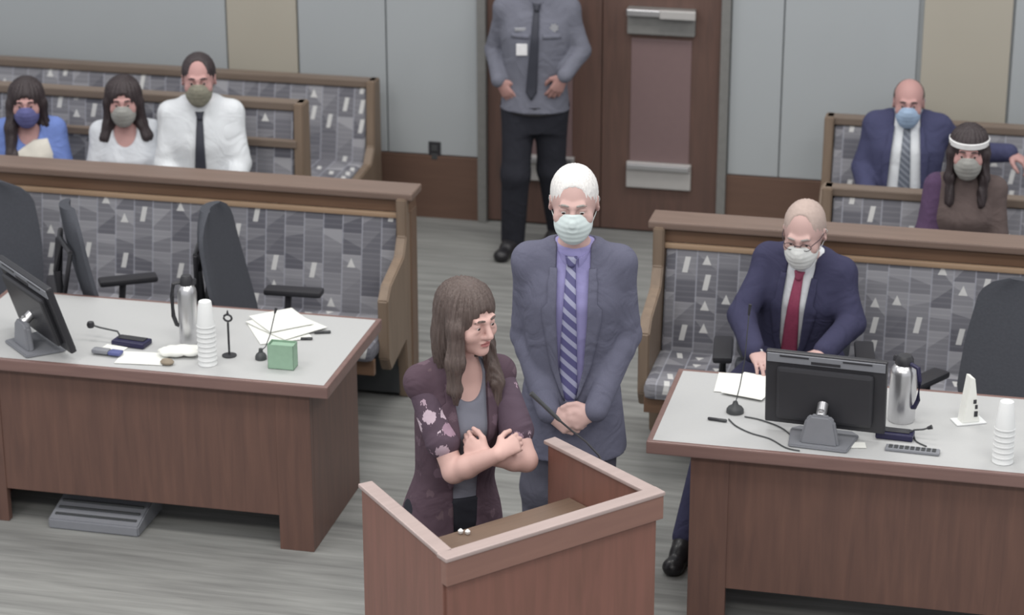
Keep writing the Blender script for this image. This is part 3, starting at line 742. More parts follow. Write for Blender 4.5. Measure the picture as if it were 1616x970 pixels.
KM = ((-.24, .135, .105, 0), (0, .166, .118, .0), (.2, .150, .108, 0), (.45, .160, .115, -.004), (.68, .176, .120, -.004), (.84, .165, .10, .004), (.95, .10, .075, .010), (1.04, .060, .056, .012))
KF = ((-.24, .145, .105, 0), (0, .170, .118, .0), (.22, .130, .095, 0), (.45, .140, .105, -.004), (.66, .152, .125, -.014), (.84, .145, .092, .004), (.95, .09, .068, .010), (1.04, .052, .050, .012))
class Person:
    def __init__(s, label, loc, rz, pelvis, neck, head, hrot=(0, 0, 0), hk=1.0, female=False, w=1.0, sh=.178, hips=None, knees=None, ankles=None, toes=None, arms=None, hands=None, skin='skinB', cat='person'):
        s.t = thing('person', label, cat, loc, rz); s.loc, s.Rz = A(loc), rotm('Z', rz)
        L = lambda v: s.Rz.T@(A(v)-s.loc)
        s.L = L; s.pel, s.nk, s.hd = L(pelvis), L(neck), L(head)
        z = unit(s.nk-s.pel); y = A((0, 1, 0)); y = unit(y-z*(y@z)); x = np.cross(y, z); s.R = np.stack([x, y, z], 1); s.len = np.linalg.norm(s.nk-s.pel)
        s.hR = rotm('Z', hrot[0])@rotm('X', hrot[1])@rotm('Y', hrot[2]); s.hk = hk; s.f = female; s.w = w; s.skin = M[skin]
        s.sh = [s.pel+s.R@A((e*sh, .012, s.len*.90)) for e in (-1, 1)]        # person's right (-x), left (+x)
        s.arms = [[L(p) for p in a] for a in arms]                            # [elbow, wrist]
        s.hips = [s.pel+s.R@A((e*.085*w, 0, -.02)) for e in (-1, 1)] if hips is None else [L(p) for p in hips]
        s.knees = [L(p) for p in knees]; s.ank = [L(p) for p in ankles]; s.toe = [L(p) for p in toes]; s.hands = hands
    def torso(s, S_, g=0., hem=None, k=.04, wid=None):
        K = KF if s.f else KM; zs = [a[0]*s.len for a in K]; rx = [a[1]*s.w+g for a in K]; ry = [a[2]*(.5+.5*s.w)+g for a in K]; cy = [a[3] for a in K]
        if hem is None: rx[0] *= .6; ry[0] *= .6; zs[0] *= .8
        if wid: rx = [a+b_ for a, b_ in zip(rx, wid)]
        if hem is not None:
            zs[0] = hem[0]*s.len; rx[0] = rx[1]+hem[1]; ry[0] = ry[1]+hem[1]
        S_.loft(s.pel, s.R, zs, rx, ry, cy, k)
        nb = s.pel+s.R@A((0, .015, s.len*.97))
        for e in (0, 1): S_.rc(nb, s.sh[e]+s.R@A((0, 0, .004)), .046+g*.8, .050*s.w+g, .05)
        return S_
    def body(s, res=.006, rf=None, detail=True, legs=True, zones=True):
        b_ = S(); s.torso(b_, -.006)
        hb = s.hd+s.hR@(A((0, .022, -.075))*s.hk)
        b_.rc(s.nk+s.R@A((0, .012, -.03)), hb, .054 if not s.f else .045, .050 if not s.f else .042, .03)
        for e in (0, 1):
            el, wr = s.arms[e]; b_.chain([s.sh[e], el], [.050*s.w, .038], .03)
            mid = el+(wr-el)*.3; b_.chain([el, mid, wr], [.038, .0385, .0255], .015)
            if legs:
                kn, an = s.knees[e], s.ank[e]; b_.rc(s.hips[e], kn, .078, .05, .04).rc(kn, an, .05, .034, .03); b_.rc(an, an+(s.toe[e]-an)*.55, .034, .024, .02)
            h = s.hands[e]
            if h: hand(b_, wr, s.Rz.T@A(h['d']), s.Rz.T@A(h['n']), s.Rz.T@A(h['t']), h.get('r', 1), h.get('curl', (.5, .7, .5)), h.get('spread', .08), h.get('thumb', .4))
        head_prims(b_, s.hd, s.hR, s.hk, s.f, detail)
        fine = (s.hd-A((.12, .16, .15)), s.hd+A((.12, .13, .15))) if rf else None
        V, F = b_.mesh(res, fine, rf)
        zn = []
        if zones:
            def lips(C):
                q = ((C-s.hd)@s.hR)/s.hk; return (np.abs(q[:, 0]) < .021) & (np.abs(q[:, 2]+.058) < .0105-.25*np.abs(q[:, 0])) & (q[:, 1] < -.085)
            zn = [(M['lip'], lips)]
        s.bodyo = quadmesh('body', V, F, s.skin, s.t, True, zn); return s.bodyo
    def sleeve(s, S_, e, r0, r1, r2, frac=None, k=.03, creases=True):
        el, wr = s.arms[e]
        if frac is not None:      # short sleeve down to a fraction of the upper arm
            S_.rc(s.sh[e], s.sh[e]+(el-s.sh[e])*frac, r0, r1, k); return S_
        cuff = wr-(wr-el)*.03
        S_.rc(s.sh[e], el, r0, r1, k).rc(el, cuff, r1, r2, .02)
        if creases:
            for q in (.0, .18, -.2): 
                c = el+(wr-el)*q if q >= 0 else el+(s.sh[e]-el)*(-q); S_.ell(c, (r1*1.01,)*3, None, .01)
        return S_
    def coat(s, m, g=.022, hem=(-.40, .022), vk=None, V_=True, name='jacket', sl=(.068, .060, .044), frac=None, res=.007, wid=None, sep=None, slm=None):
        a = S(); s.torso(a, g, hem, wid=wid)
        full = a.copy(); s.shell = full
        if sep is None:
            for e in (0, 1): s.sleeve(a, e, *sl, frac=frac)
        if vk:
            zz = [v[0]*s.len for v in vk]; ww = [v[1] for v in vk]; o, R = s.pel, s.R
            def f(x, y, z):
                x, y, z = x-o[0], y-o[1], z-o[2]
                u = R[0, 0]*x+R[1, 0]*y+R[2, 0]*z; v = R[0, 1]*x+R[1, 1]*y+R[2, 1]*z; w = R[0, 2]*x+R[1, 2]*y+R[2, 2]*z
                return np.maximum(np.maximum(np.abs(u)-np.interp(w, zz, ww, left=-.05), v-.02), zz[0]-w)
            a.fn(f, s.pel-1, s.pel+1.2, k=.004, op='s')
        # neck opening
        n0 = s.pel+s.R@A((0, .012, s.len*1.02)); a.rc(n0-s.R[:, 2]*.02, n0+s.R[:, 2]*.12, .068 if not s.f else .055, .080, .006, 's')
        V, F = a.mesh(res); V = relax(V, F, 1, .3)
        o = quadmesh(name, V, F, m, s.t)
        if sep is not None:
            for e in (0, 1):
                q = S(); s.sleeve(q, e, *sl, frac=frac); V, F = q.mesh(res); quadmesh('sleeve', V, F, slm or m, s.t)
        return o
    def shirt(s, m, g=.008, name='shirt', hem=None, res=.007, sl=None, frac=None, scoop=False):
        a = S(); s.torso(a, g, hem)
        if sl:
            for e in (0, 1): s.sleeve(a, e, *sl, frac=frac)
        b0 = S(); s.torso(b0, g, hem); s.sshell = b0
        if scoop: a.ell(s.pel+s.R@A((0, -.075, s.len*1.0)), (.062, .09, .095), s.R, .006, 's')
        V, F = a.mesh(res); return quadmesh(name, V, F, m, s.t)
    def tie(s, m, top=.955, bot=.02, w0=.016, w1=.036, off=.006, shell=None, x0=0., x1=0.):
        sh_ = shell or s.sshell; Ls = s.len
        rows = interp_rows(((top*Ls, x0-w0, x0+w0), ((top*.5+bot*.5)*Ls, (x0+x1)/2-w1*.8, (x0+x1)/2+w1*.8), ((bot+.05)*Ls, x1-w1, x1+w1), (bot*Ls-.012, x1-.003, x1+.003)), 26)
        o = patch('necktie', sh_, s.pel, s.R, rows, m, s.t, off, .004, 7, bulge=.003)
        kn = interp_rows((((top+.005)*Ls, x0-.022, x0+.022), ((top-.055)*Ls, x0-.013, x0+.013)), 5)
        patch('tie_knot', sh_, s.pel, s.R, kn, m, o, off+.006, .007, 6, bulge=.007)
        return o
    def lapels(s, m, vk, lw=.05, top=.93):
        Ls = s.len; zz = [v[0] for v in vk]; ww = [v[1] for v in vk]
        for e in (-1, 1):
            rows = []
            for t_ in np.linspace(zz[0], top, 22):
                w = np.interp(t_, zz, ww); f = (t_-zz[0])/(top-zz[0]); l = lw*min(1, f*1.6)**.8
                if f > .72: l *= .62
                if f > .93: l *= .8
                a, b_ = w-.003, w+l; rows.append((t_*Ls, a if e > 0 else -b_, b_ if e > 0 else -a))
            patch('lapel', s.shell, s.pel, s.R, rows, m, s.t, .004, .004, 5)
    def trousers(s, m, r=(.095, .070, .058), res=.009, shoes='shoe', skirt=False, floor=0.):
        a = S(); K = KF if s.f else KM
        a.loft(s.pel, s.R, [-.25*s.len, 0, .16*s.len], [.14*s.w, .172*s.w, .158*s.w], [.108, .124, .114], None, .04)
        for e in (0, 1):
            kn, an = s.knees[e], s.ank[e]; a.rc(s.hips[e], kn, r[0], r[1], .04).rc(kn, an+A((0, 0, .0)), r[1], r[2], .03)
        V, F = a.mesh(res); o = quadmesh('trousers', V, F, m, s.t)
        for e in (0, 1):
            an, to = s.ank[e], s.toe[e]; q = S(); d = unit((to-an)*A((1, 1, 0)))
            z0 = floor-s.loc[2]; heel = A((an[0], an[1], z0+.04))-d*.03; tip = A((to[0], to[1], z0+.03))
            q.rc(heel, tip, .040, .036, .02, n=(0, 0, 1), fl=1.0).rc(an+A((0, 0, .005)), heel+d*.05, .048, .044, .03).rc(an-A((0, 0, .02)), (an+tip)/2, .044, .038, .03).ell(tip, (.042, .042, .030), None, .02)
            q.fn(lambda x, y, z: (z0+.003)-z, s.loc-9, s.loc+9, k=.004, op='i')
            V, F = q.mesh(.007); quadmesh('shoe', V, F, M[shoes], s.t)
        return o
def hair_short(P, m, kind='full', res=.0045, grow=.010):
    o, R, k = P.hd, P.hR, P.hk
    def T(v): return A(o)+R@(A(v)*k)
    s = S()
    s.ell(T((0, .020, .040)), A((.076+grow, .094+grow, .084+grow))*k, R, .01)
    s.ell(T((0, .030, -.01)), A((.072+grow*.6, .074+grow, .070))*k, R, .03)
    s.ell(T((0, -.115, -.020)), A((.092, .085, .082))*k, R, .012, 's')      # face opening
    s.ell(T((0, -.06, -.085)), A((.12, .085, .055))*k, R, .01, 's')
    for x in (-1, 1): s.ell(T((x*.085, .008, -.012)), A((.024, .024, .034))*k, R, .008, 's')
    if kind == 'bald': s.ell(T((0, -.025, .085)), A((.082, .105, .07))*k, R, .008, 's')
    if kind == 'part': s.ell(T((0, -.100, .052)), A((.048, .062, .040))*k, R, .012, 's')
    if kind == 'recede': s.ell(T((0, -.105, .07)), A((.055, .075, .075))*k, R, .012, 's')
    V, F = s.mesh(res*k); V = strands(V, F, o, R, .0012, 26)
    return quadmesh('hair', V, F, m, P.t)
def hair_long(P, m, left, right, res=.005, back=-.2, face=(.056, .086, .09), part=0.0, bang=.045):
    """left/right: list of (point, radius) in head units for the curtains on the person's -x / +x side"""
    o, R, k = P.hd, P.hR, P.hk
    def T(v): return A(o)+R@(A(v)*k)
    s = S()
    s.ell(T((0, .020, .042)), A((.092, .110, .098))*k, R, .01)
    s.ell(T((0, .045, -.05)), A((.092, .078, .12))*k, R, .04)
    s.ell(T((0, .055, back*.6)), A((.090, .055, abs(back)*.75))*k, R, .04)
    for side in (left, right):
        for (a, ra), (b_, rb) in zip(side, side[1:]): s.rc(T(a), T(b_), ra*k, rb*k, .025, n=R@A((.3, 1, 0)), fl=1.0)
    s.ell(T((part, -.125, -.028)), A(face)*k, R, .012, 's')
    s.ell(T((0, -.06, -.13)), A((.05, .07, .06))*k, R, .01, 's')
    V, F = s.mesh(res*k); V = strands(V, F, o, R, .0030, 24, 1)
    return quadmesh('hair', V, F, m, P.t)

# ================================================================== THINGS ON THE DESKS
DZ = .751
def loc(px, py, z=DZ): q = at(px, py, z); return (q.x, q.y, z)
def monitor(label, p, rz, tilt, w=.46, h=.30):
    t = thing('monitor', label, 'monitor', p, rz, 'flat monitors on the counsel desks')
    # local: back faces -y; panel leans its top toward -y
    T = Matrix.Translation((0, .05, .035)) @ Matrix.Rotation(tilt, 4, 'X')
    b_ = B().box(-w/2, w/2, -.012, .016, 0, h, .008, T).box(-w*.40, w*.40, -.038, -.010, .03, h*.82, .014, T); hs = b_.build('housing', M['black'], t)
    B().box(-w/2+.012, w/2-.012, .0155, .018, .012, h-.012, 0, T).build('screen', M['screen'], t)
    B().box(-w/2+.006, w/2-.006, -.0165, -.011, h*.86, h-.006, .002, T).build('top_strip', M['greyp'], t)
    v = B()
    for x0, x1 in ((-w*.38, -w*.14), (w*.14, w*.38)): v.box(x0, x1, -.0185, -.016, h*.945, h*.965, 0, T)
    v.box(-w*.12, w*.12, -.0185, -.016, h*.88, h*.915, 0, T); v.build('vent', M['black'], t)
    B().prism([(-.075, .006), (.075, .006), (.055, .105), (.035, .125), (-.035, .125), (-.055, .105)], -.075, -.045, 'y', .008).build('stand_neck', M['greyp'], t)
    B().tube([(0, -.055, .115), (0, -.01, .15)], .02, 12).lathe([(.006, -.02), (.012, -.016), (.012, .016), (.006, .02)], 16, (0, -.05, .125)).build('hinge', M['steel'], t, True)
    B().prism([(-.11, -.10), (.11, -.10), (.13, .06), (.10, .09), (-.10, .09), (-.13, .06)], 0, .012, 'z', .004).build('stand_foot', M['greyp'], t)
    return t
def cups(px, py, n, pitch, k, lab, grp, jx=0):
    x, y, z = loc(px, py)
    pr = [(.0385, 0), (.0395, .003), (.0385, .006), (.0375, .006), (.026, .105), (.024, .108), (.0225, .104), (.0345, .004), (.0355, 0)]
    first = None
    for i in range(n):
        words = 'bottom cup of' if i == 0 else ('topmost cup of', 'second from the top of', 'third from the top of', 'fourth from the top of', 'fifth from the top of', 'sixth from the top of', 'seventh from the top of', 'eighth from the top of')[n-1-i]
        lb = lab % words
        if first is None:
            bm = B(); bm.lathe([(r*k, zz*k) for r, zz in pr], 28, caps=False); bm.lathe([(.0255*k, .1045*k), (.0255*k, .1065*k)], 28)
            first = o = bm.build('paper_cup', M['white'], None, True)
        else: o = first.copy(); COL.objects.link(o)
        o.location = (x+jx*i, y, z+i*pitch); tag(o, lb, 'cup', grp)
cups(328, 574, 9, .0205, 1.0, 'white paper cup on the left desk, %s the stack', 'stack of upturned cups on the left desk')
cups(1582, 728, 7, .022, 1.0, 'white paper cup on the right desk, %s the stack', 'stack of upturned cups on the right desk')
monitor('black monitor at the left end of the left desk, seen edge on from behind', loc(60, 545), -.74, .30, .50, .31)
monitor('black monitor on the right desk, back to us, before the seated man', loc(1297, 694), -.07, .10, .455, .30)
# carafes
def carafe(label, p, hgt, r, lid, rz):
    t = thing('carafe', label, 'carafe', p, rz, 'steel carafes')
    B().lathe([(r*.95, 0), (r, .01), (r, hgt*.74), (r*.94, hgt*.80), (r*.74, hgt*.85), (r*.62, hgt*.87)], 32).build('body', M['steel'], t, True)
    B().lathe([(r*.64, hgt*.85), (r*.68, hgt*.88), (r*.66, hgt*.95), (r*.5, hgt), (r*.2, hgt*1.01)], 28).prism([(-.012, hgt*.87), (.012, hgt*.87), (.008, hgt*.95), (-.008, hgt*.95)], r*.5, r*1.0, 'y', .003).build('lid', M['black'], t, True)
    B().tube([(0, -r*.6, hgt*.9), (0, -r*1.35, hgt*.88), (0, -r*1.55, hgt*.7), (0, -r*1.5, hgt*.4), (0, -r*1.2, hgt*.27), (0, -r*.95, hgt*.26)], .009, 10).build('handle', M[lid], t, True)
carafe('tall steel carafe with a black lid on the left desk beside the stacked cups', loc(299, 540), .295, .040, 'black', -1.3)
carafe('steel carafe on the right desk just right of the black monitor', loc(1422, 662), .265, .052, 'navyp', .9)
# microphones
def table_mic(label, px, py, tip, r=.03):
    x, y, z = loc(px, py); t = thing('table_microphone', label, 'microphone', (x, y, z), 0, 'table microphones with round bases')
    B().lathe([(r, 0), (r, .012), (r*.8, .022), (r*.4, .03), (.008, .045)], 24).build('base', M['dark'], t, True)
    e = at_y(tip[0], tip[1], y+tip[2])-Vector((x, y, z)); m1 = e*.5+Vector((.01, -.012, 0))
    B().tube([(0, 0, .035), m1*.5, m1, e*.93], .0022, 8).build('gooseneck', M['dark'], t, True)
    B().tube([e*.9, e], .005, 10, [.004, .0065]).build('microphone_head', M['black'], t, True)
table_mic('small round-based microphone on the left desk beside the green box', 412, 566, (436, 486, .05), .024)
table_mic('round-based microphone on the right desk in front of the loose papers', 1160, 650, (1184, 480, .05), .034)
x, y, z = loc(362, 561); t = thing('phone_stand', 'thin black stand with a ring on top, on the left desk right of the cups', 'stand', (x, y, z))
B().lathe([(.030, 0), (.030, .004), (.006, .008)], 24).build('base', M['black'], t, True)
B().tube([(0, 0, .004), (0, 0, .145)], .0045, 10).build('pole', M['black'], t, True)
B().tube([(.017*math.cos(a)+0, 0, .165+.014*math.sin(a)) for a in [2*PI*i/16 for i in range(17)]], .0045, 8).tube([(0, 0, .178), (0, 0, .198)], .004, 8, [.007, .002]).build('ring', M['black'], t, True)
x, y, z = loc(208, 543); t = thing('base_microphone', 'dark blue desk microphone base with a short bent stalk, left desk', 'microphone', (x, y, z), -.12)
B().box(-.075, .075, -.04, .04, 0, .022, .006).build('base', M['navyp'], t); B().box(-.06, .06, -.01, .03, .022, .026, .002).build('key_strip', M['black'], t)
hd = at_y(143, 512, y+.03)-Vector((x, y, z)); hd.rotate(Matrix.Rotation(.12, 3, 'Z'))
B().tube([(-.055, .01, .02), (-.07, .01, .045), hd*.75+Vector((0, 0, .008)), hd], .004, 8).build('gooseneck', M['dark'], t, True)
B().lathe([(.002, -.016), (.013, -.012), (.017, 0), (.013, .012), (.002, .016)], 18, hd, None).build('microphone_head', M['black'], t, True)
x, y, z = loc(1412, 690); t = thing('base_microphone', 'dark blue desk microphone base right of the monitor on the right desk', 'microphone', (x, y, z), -.06)
B().box(-.07, .07, -.03, .04, 0, .024, .006).build('base', M['navyp'], t); B().box(-.055, .055, -.01, .03, .024, .028, .002).build('key_strip', M['black'], t)
hd = at_y(1468, 673, y)-Vector((x, y, z))
B().tube([(.05, .01, .022), (.07, .01, .035), hd*.8, hd], .0035, 8).build('gooseneck', M['dark'], t, True)
B().tube([hd*.93, hd*1.06], .008, 12, [.006, .009]).build('microphone_head', M['black'], t, True)
# papers
def sheet(px, py, w, d, rz, z, lab, m='paper', grp='loose papers on the left desk', th=.002, curl=.004):
    x, y, _ = loc(px, py); bm = bmesh.new(); n = 8; rows = []
    for s_ in (0, 1):
        g_ = [[bm.verts.new((w*(i/n-.5), d*(j/n-.5), (th if s_ else 0)+curl*(math.sin(i/n*PI)*.5+((i/n-.5)*(j/n-.5))**2*6)*(1))) for i in range(n+1)] for j in range(n+1)]
        rows.append(g_)
    for j in range(n):
        for i in range(n):
            bm.faces.new((rows[1][j][i], rows[1][j][i+1], rows[1][j+1][i+1], rows[1][j+1][i])); bm.faces.new((rows[0][j][i+1], rows[0][j][i], rows[0][j+1][i], rows[0][j+1][i+1]))
    for i in range(n):
        for a, b_, c_, d_ in (((0, i), (0, i+1), 0, 1), ((n, i), (n, i+1), 0, 1), ((i, 0), (i+1, 0), 0, 1), ((i, n), (i+1, n), 0, 1)):
            bm.faces.new((rows[0][a[0]][a[1]], rows[0][b_[0]][b_[1]], rows[1][b_[0]][b_[1]], rows[1][a[0]][a[1]]))
    bmesh.ops.recalc_face_normals(bm, faces=bm.faces); q = B(); q.bm.free(); q.bm = bm
    o = q.build('paper_sheet', M[m], None, True); o.location = (x, y, z); o.rotation_euler = (0, 0, rz); return tag(o, lab, 'paper', grp)
sheet(440, 521, .22, .28, .55, DZ, 'white sheet fanned out at the right rear of the left desk, lowest of the pile')
sheet(452, 515, .22, .28, .95, DZ+.0065, 'white sheet on the middle of the fanned pile on the left desk')
sheet(444, 510, .20, .22, .75, DZ+.013, 'top white sheet of the fanned pile on the left desk')
sheet(225, 566, .20, .13, .1, DZ, 'flat white sheet near the front edge of the left desk, under the crumpled tissue')
sheet(176, 552, .10, .09, -.2, DZ, 'small white slip under the grey and blue glasses case on the left desk')
sheet(1172, 606, .21, .20, .05, DZ, 'white sheet on the right desk behind the round-based microphone', grp='loose papers on the right desk')
sheet(1188, 612, .17, .24, -.25, DZ+.0065, 'upper white sheet on the right desk partly behind the monitor', grp='loose papers on the right desk')
sheet(1345, 703, .10, .05, .2, DZ, 'small white slip right of the monitor foot on the right desk', grp='loose papers on the right desk')
# crumpled tissue: folded cloth lump
x, y, z = loc(280, 560); s = S()
rr = random.Random(3)
for i in range(16): s.ell((rr.uniform(-.075, .075), rr.uniform(-.035, .035), .010+rr.uniform(0, .010)), (rr.uniform(.02, .045), rr.uniform(.014, .03), rr.uniform(.008, .016)), rotm('Z', rr.uniform(-1, 1))@rotm('X', rr.uniform(-.3, .3)), .006)
s.fn(lambda a, b_, c: -c, (-1, -1, -1), (1, 1, 1), k=.002, op='i')
V, F = s.mesh(.004); o = quadmesh('tissue', V, F, M['paper'], None); o.location = (x, y, z+.004); tag(o, 'crumpled white tissue at the front of the left desk beside the cups', 'tissue')
x, y, z = loc(264, 575)
o = B().lathe([(.004, 0), (.024, .003), (.030, .012), (.022, .022), (.006, .026)], 20).build('stress_ball', M['tan'], None, True); o.name = 'pebble'
o.scale = (1, .7, 1); o.location = (x, y, z); tag(o, 'small brown rounded lump at the front edge of the left desk', 'stone')
x, y, z = loc(166, 557, DZ+.006); t = thing('glasses_case', 'grey and blue glasses case near the front edge of the left desk', 'case', (x, y, z), -.08)
B().box(-.055, .02, -.02, .02, 0, .018, .008).build('case_body', M['greyp'], t, True); B().box(.02, .075, -.022, .022, 0, .016, .008).build('case_flap', M['blue'], t, True)
# green box, open on top
x, y, z = loc(443, 583)
t = thing('green_box', 'small pale green paper box standing near the front of the left desk', 'box', (x, y+.03, z), .02)
B().box(-.054, .054, -.03, -.028, 0, .105).box(-.054, .054, .028, .03, 0, .105).box(-.054, -.052, -.03, .03, 0, .105).box(.052, .054, -.03, .03, 0, .105).box(-.054, .054, -.03, .03, 0, .003).build('carton', M['green'], t)
B().box(-.048, .048, -.024, .024, .003, .098, .002).build('note_block', M['green'], t)
def pen(px, py, rz, lab, L=.09):
    x, y, z = loc(px, py); t = thing('marker_pen', lab, 'pen', (x, y, z+.006), rz, 'black pens')
    Mx = Matrix.Rotation(PI/2, 4, 'Y')
    B().lathe([(.004, -L/2), (.006, -L/2+.004), (.006, L*.1)], 12, mtx=Mx).build('barrel', M['black'], t, True)
    B().lathe([(.0065, L*.1), (.0065, L/2-.004), (.004, L/2)], 12, mtx=Mx).build('cap', M['dark'], t, True)
pen(509, 526, .35, 'black pen right of the fanned papers on the left desk', .07)
pen(484, 536, .25, 'short black pen at the lower edge of the fanned papers', .05)
pen(1132, 664, -.12, 'black pen lying on the bare left part of the right desk', .075)
# keypad
x, y, z = loc(1440, 712); t = thing('keypad', 'flat grey keypad at the front edge of the right desk', 'keypad', (x, y, z), -.04)
B().box(-.10, .10, -.022, .022, 0, .012, .004).build('keypad_body', M['greyp'], t)
k_ = B()
for i in range(9):
    for j in range(2): k_.box(-.088+i*.02, -.074+i*.02, -.014+j*.016, -.003+j*.016, .012, .0155, .001)
k_.build('keys', M['dark'], t)
# tent card
x, y, z = loc(1528, 665); t = thing('tent_card', 'white folded card standing on a white base with dark marks, right desk', 'sign', (x, y, z), .45)
B().box(-.06, .06, -.035, .035, 0, .006, .002).build('base', M['white'], t)
B().prism([(-.035, .006), (.035, .006), (.006, .185), (-.010, .19)], -.025, .025, 'y', .002).build('card', M['paper'], t)
w_ = B()
for a, b_, c_, d_ in ((.010, .024, .03, .052), (.012, .022, .062, .078), (.004, .016, .084, .10)): w_.box(a, b_, -.0275, -.0255, c_, d_)
w_.build('printed_mark', M['black'], t)
# cables
def cable(pix, lab, r=.0028):
    pts = [Vector(loc(px, py, DZ+r)) for px, py in pix]
    fine = []
    for i in range(len(pts)-1):
        p0 = pts[max(i-1, 0)]; p1 = pts[i]; p2 = pts[i+1]; p3 = pts[min(i+2, len(pts)-1)]
        for k in range(6):
            t_ = k/6; fine.append(.5*((2*p1)+(p2-p0)*t_+(2*p0-5*p1+4*p2-p3)*t_*t_+(3*p1-p0-3*p2+p3)*t_**3))
    fine.append(pts[-1]); o = B().tube(fine, r, 8).build('cable', M['dark'], None, True); return tag(o, lab, 'cable', 'cables on the right desk')
cable([(1150, 661), (1162, 672), (1185, 683), (1215, 692), (1240, 706), (1262, 711)], 'dark cable curving from the black pen to the monitor foot')
cable([(1175, 657), (1200, 662), (1232, 674), (1252, 690)], 'dark cable running from the round microphone base toward the monitor')
cable([(1442, 686), (1446, 696), (1462, 704)], 'short dark cable from the blue microphone base to the keypad')
# footrest below the left desk
p0, p1 = at(88, 848, 0), at(228, 862, 0)
t = thing('footrest', 'grey sloping footrest on the carpet under the left desk', 'footrest', ((p0.x+p1.x)/2-.06, 8.46, 0), 0)
B().prism([(-.14, .0), (.14, .0), (.14, .10), (.12, .11), (-.14, .045)], -.20, .20, 'x', .006).build('platform', M['greyp'], t)
rb = B()
for i in range(6): rb.box(-.18, .18, -.11+i*.042, -.098+i*.042, .051+i*.0115, .060+i*.0115, .001)
rb.build('grip_strip', M['dark'], t)

# ---------------------------------------------------------------- the man with white hair standing in the middle
RZ = .16
P = Person('standing man in a grey suit with white hair, pale mask and striped tie', (-1.67, 8.16, 0), RZ,
    pelvis=(-1.67, 8.17, .90), neck=(-1.660, 8.15, 1.462), head=(-1.652, 8.095, 1.660), hrot=(0, .12, 0), hk=1.08, w=1.0, sh=.163,
    knees=[(-1.78, 8.13, .50), (-1.57, 8.15, .50)], ankles=[(-1.79, 8.19, .09), (-1.55, 8.20, .09)], toes=[(-1.80, 8.04, .03), (-1.51, 8.05, .03)],
    arms=[[(-1.855, 8.20, 1.09), (-1.715, 7.985, .865)], [(-1.472, 8.21, 1.12), (-1.545, 7.99, .885)]],
    hands=[dict(d=(.80, -.30, -.30), n=(.25, .9, -.1), t=(.3, -.2, .9), curl=(.65, .9, .6), thumb=.1, r=1.0),
           dict(d=(-.80, -.32, -.30), n=(-.25, .9, -.2), t=(0, -.1, 1), curl=(.65, .9, .6), thumb=.1, r=1.0)])
P.body(.006, .0035)
head_feat(P.t, P.hd, P.hR, P.hk, True, M['hairgrey'], (0, .45))
mask_part(P.t, P.hd, P.hR, P.hk, M['mask'], 'face_mask', .0035, .0)
hair_short(P, M['hairwhite'], 'part', .004, .004)
P.trousers(M['suitpant'], (.095, .076, .064))
P.shirt(M['shirtv'], .008)
vk = ((.02, .022), (.25, .050), (.6, .060), (.98, .062))
P.coat(M['suit'], .020, (-.42, .030), vk, sl=(.062, .056, .046), res=.0065)
P.lapels(M['suit'], vk, .050)
P.tie(M['tiestr'], 1.0, -.02, .016, .036, x1=-.010, x0=-.008)
collar('collar', P.pel, P.R, M['shirtv'], P.t, .068, .066, P.len*.985, .036, .28, .035)

# ---------------------------------------------------------------- the woman at the lectern
P = Person('woman with long brown hair and crossed arms, standing at the lectern in a plum blouse', (-1.86, 7.16, 0), .62,
    pelvis=(-1.885, 7.19, .84), neck=(-1.835, 7.15, 1.375), head=(-1.800, 7.095, 1.565), hrot=(.36, .10, -.05), hk=.98, female=True, w=.90, sh=.138,
    knees=[(-1.97, 7.14, .47), (-1.81, 7.22, .47)], ankles=[(-1.98, 7.20, .085), (-1.80, 7.28, .085)], toes=[(-1.90, 7.07, .03), (-1.72, 7.16, .03)],
    arms=[[(-1.825, 6.985, 1.060), (-1.665, 6.945, 1.155)], [(-1.600, 7.075, 1.085), (-1.715, 6.985, 1.125)]],
    hands=[dict(d=(.62, .60, .30), n=(-.45, .6, -.6), t=(-.1, .1, 1), curl=(.75, .9, .5), thumb=.2, r=.84),
           dict(d=(-.85, .20, .45), n=(.1, .9, -.2), t=(.3, 0, .8), curl=(.8, 1.1, .7), thumb=.1, r=.84)], skin='skinA')
P.body(.0055, .0032)
head_feat(P.t, P.hd, P.hR, P.hk, True, M['hairbrown'], (.1, .30))
hair_long(P, M['hairbrown'], [((-.06, .0, .09), .02), ((-.080, -.03, .0), .026), ((-.090, -.04, -.12), .030), ((-.095, -.05, -.22), .022), ((-.09, -.055, -.27), .010)],
          [((.06, .01, .08), .02), ((.075, -.005, .0), .020), ((.078, -.015, -.12), .022), ((.080, -.06, -.24), .026), ((.075, -.08, -.36), .012)], .0045, -.20, (.060, .082, .100))
P.trousers(M['dkpant'], (.09, .062, .05))
P.shirt(M['tee'], .006, 'tee_shirt', scoop=True)
vk = ((-.5, .045), (.0, .040), (.4, .045), (.75, .055), (1.0, .066))
P.coat(M['plum'], .018, (-.52, .045), vk, name='blouse', sl=(.050, .060, .05), frac=.66, res=.0065, sep=True, slm=M['plumfl'])
P.lapels(M['plum'], ((.5, .048), (.75, .058), (1.0, .068)), .040, .95)

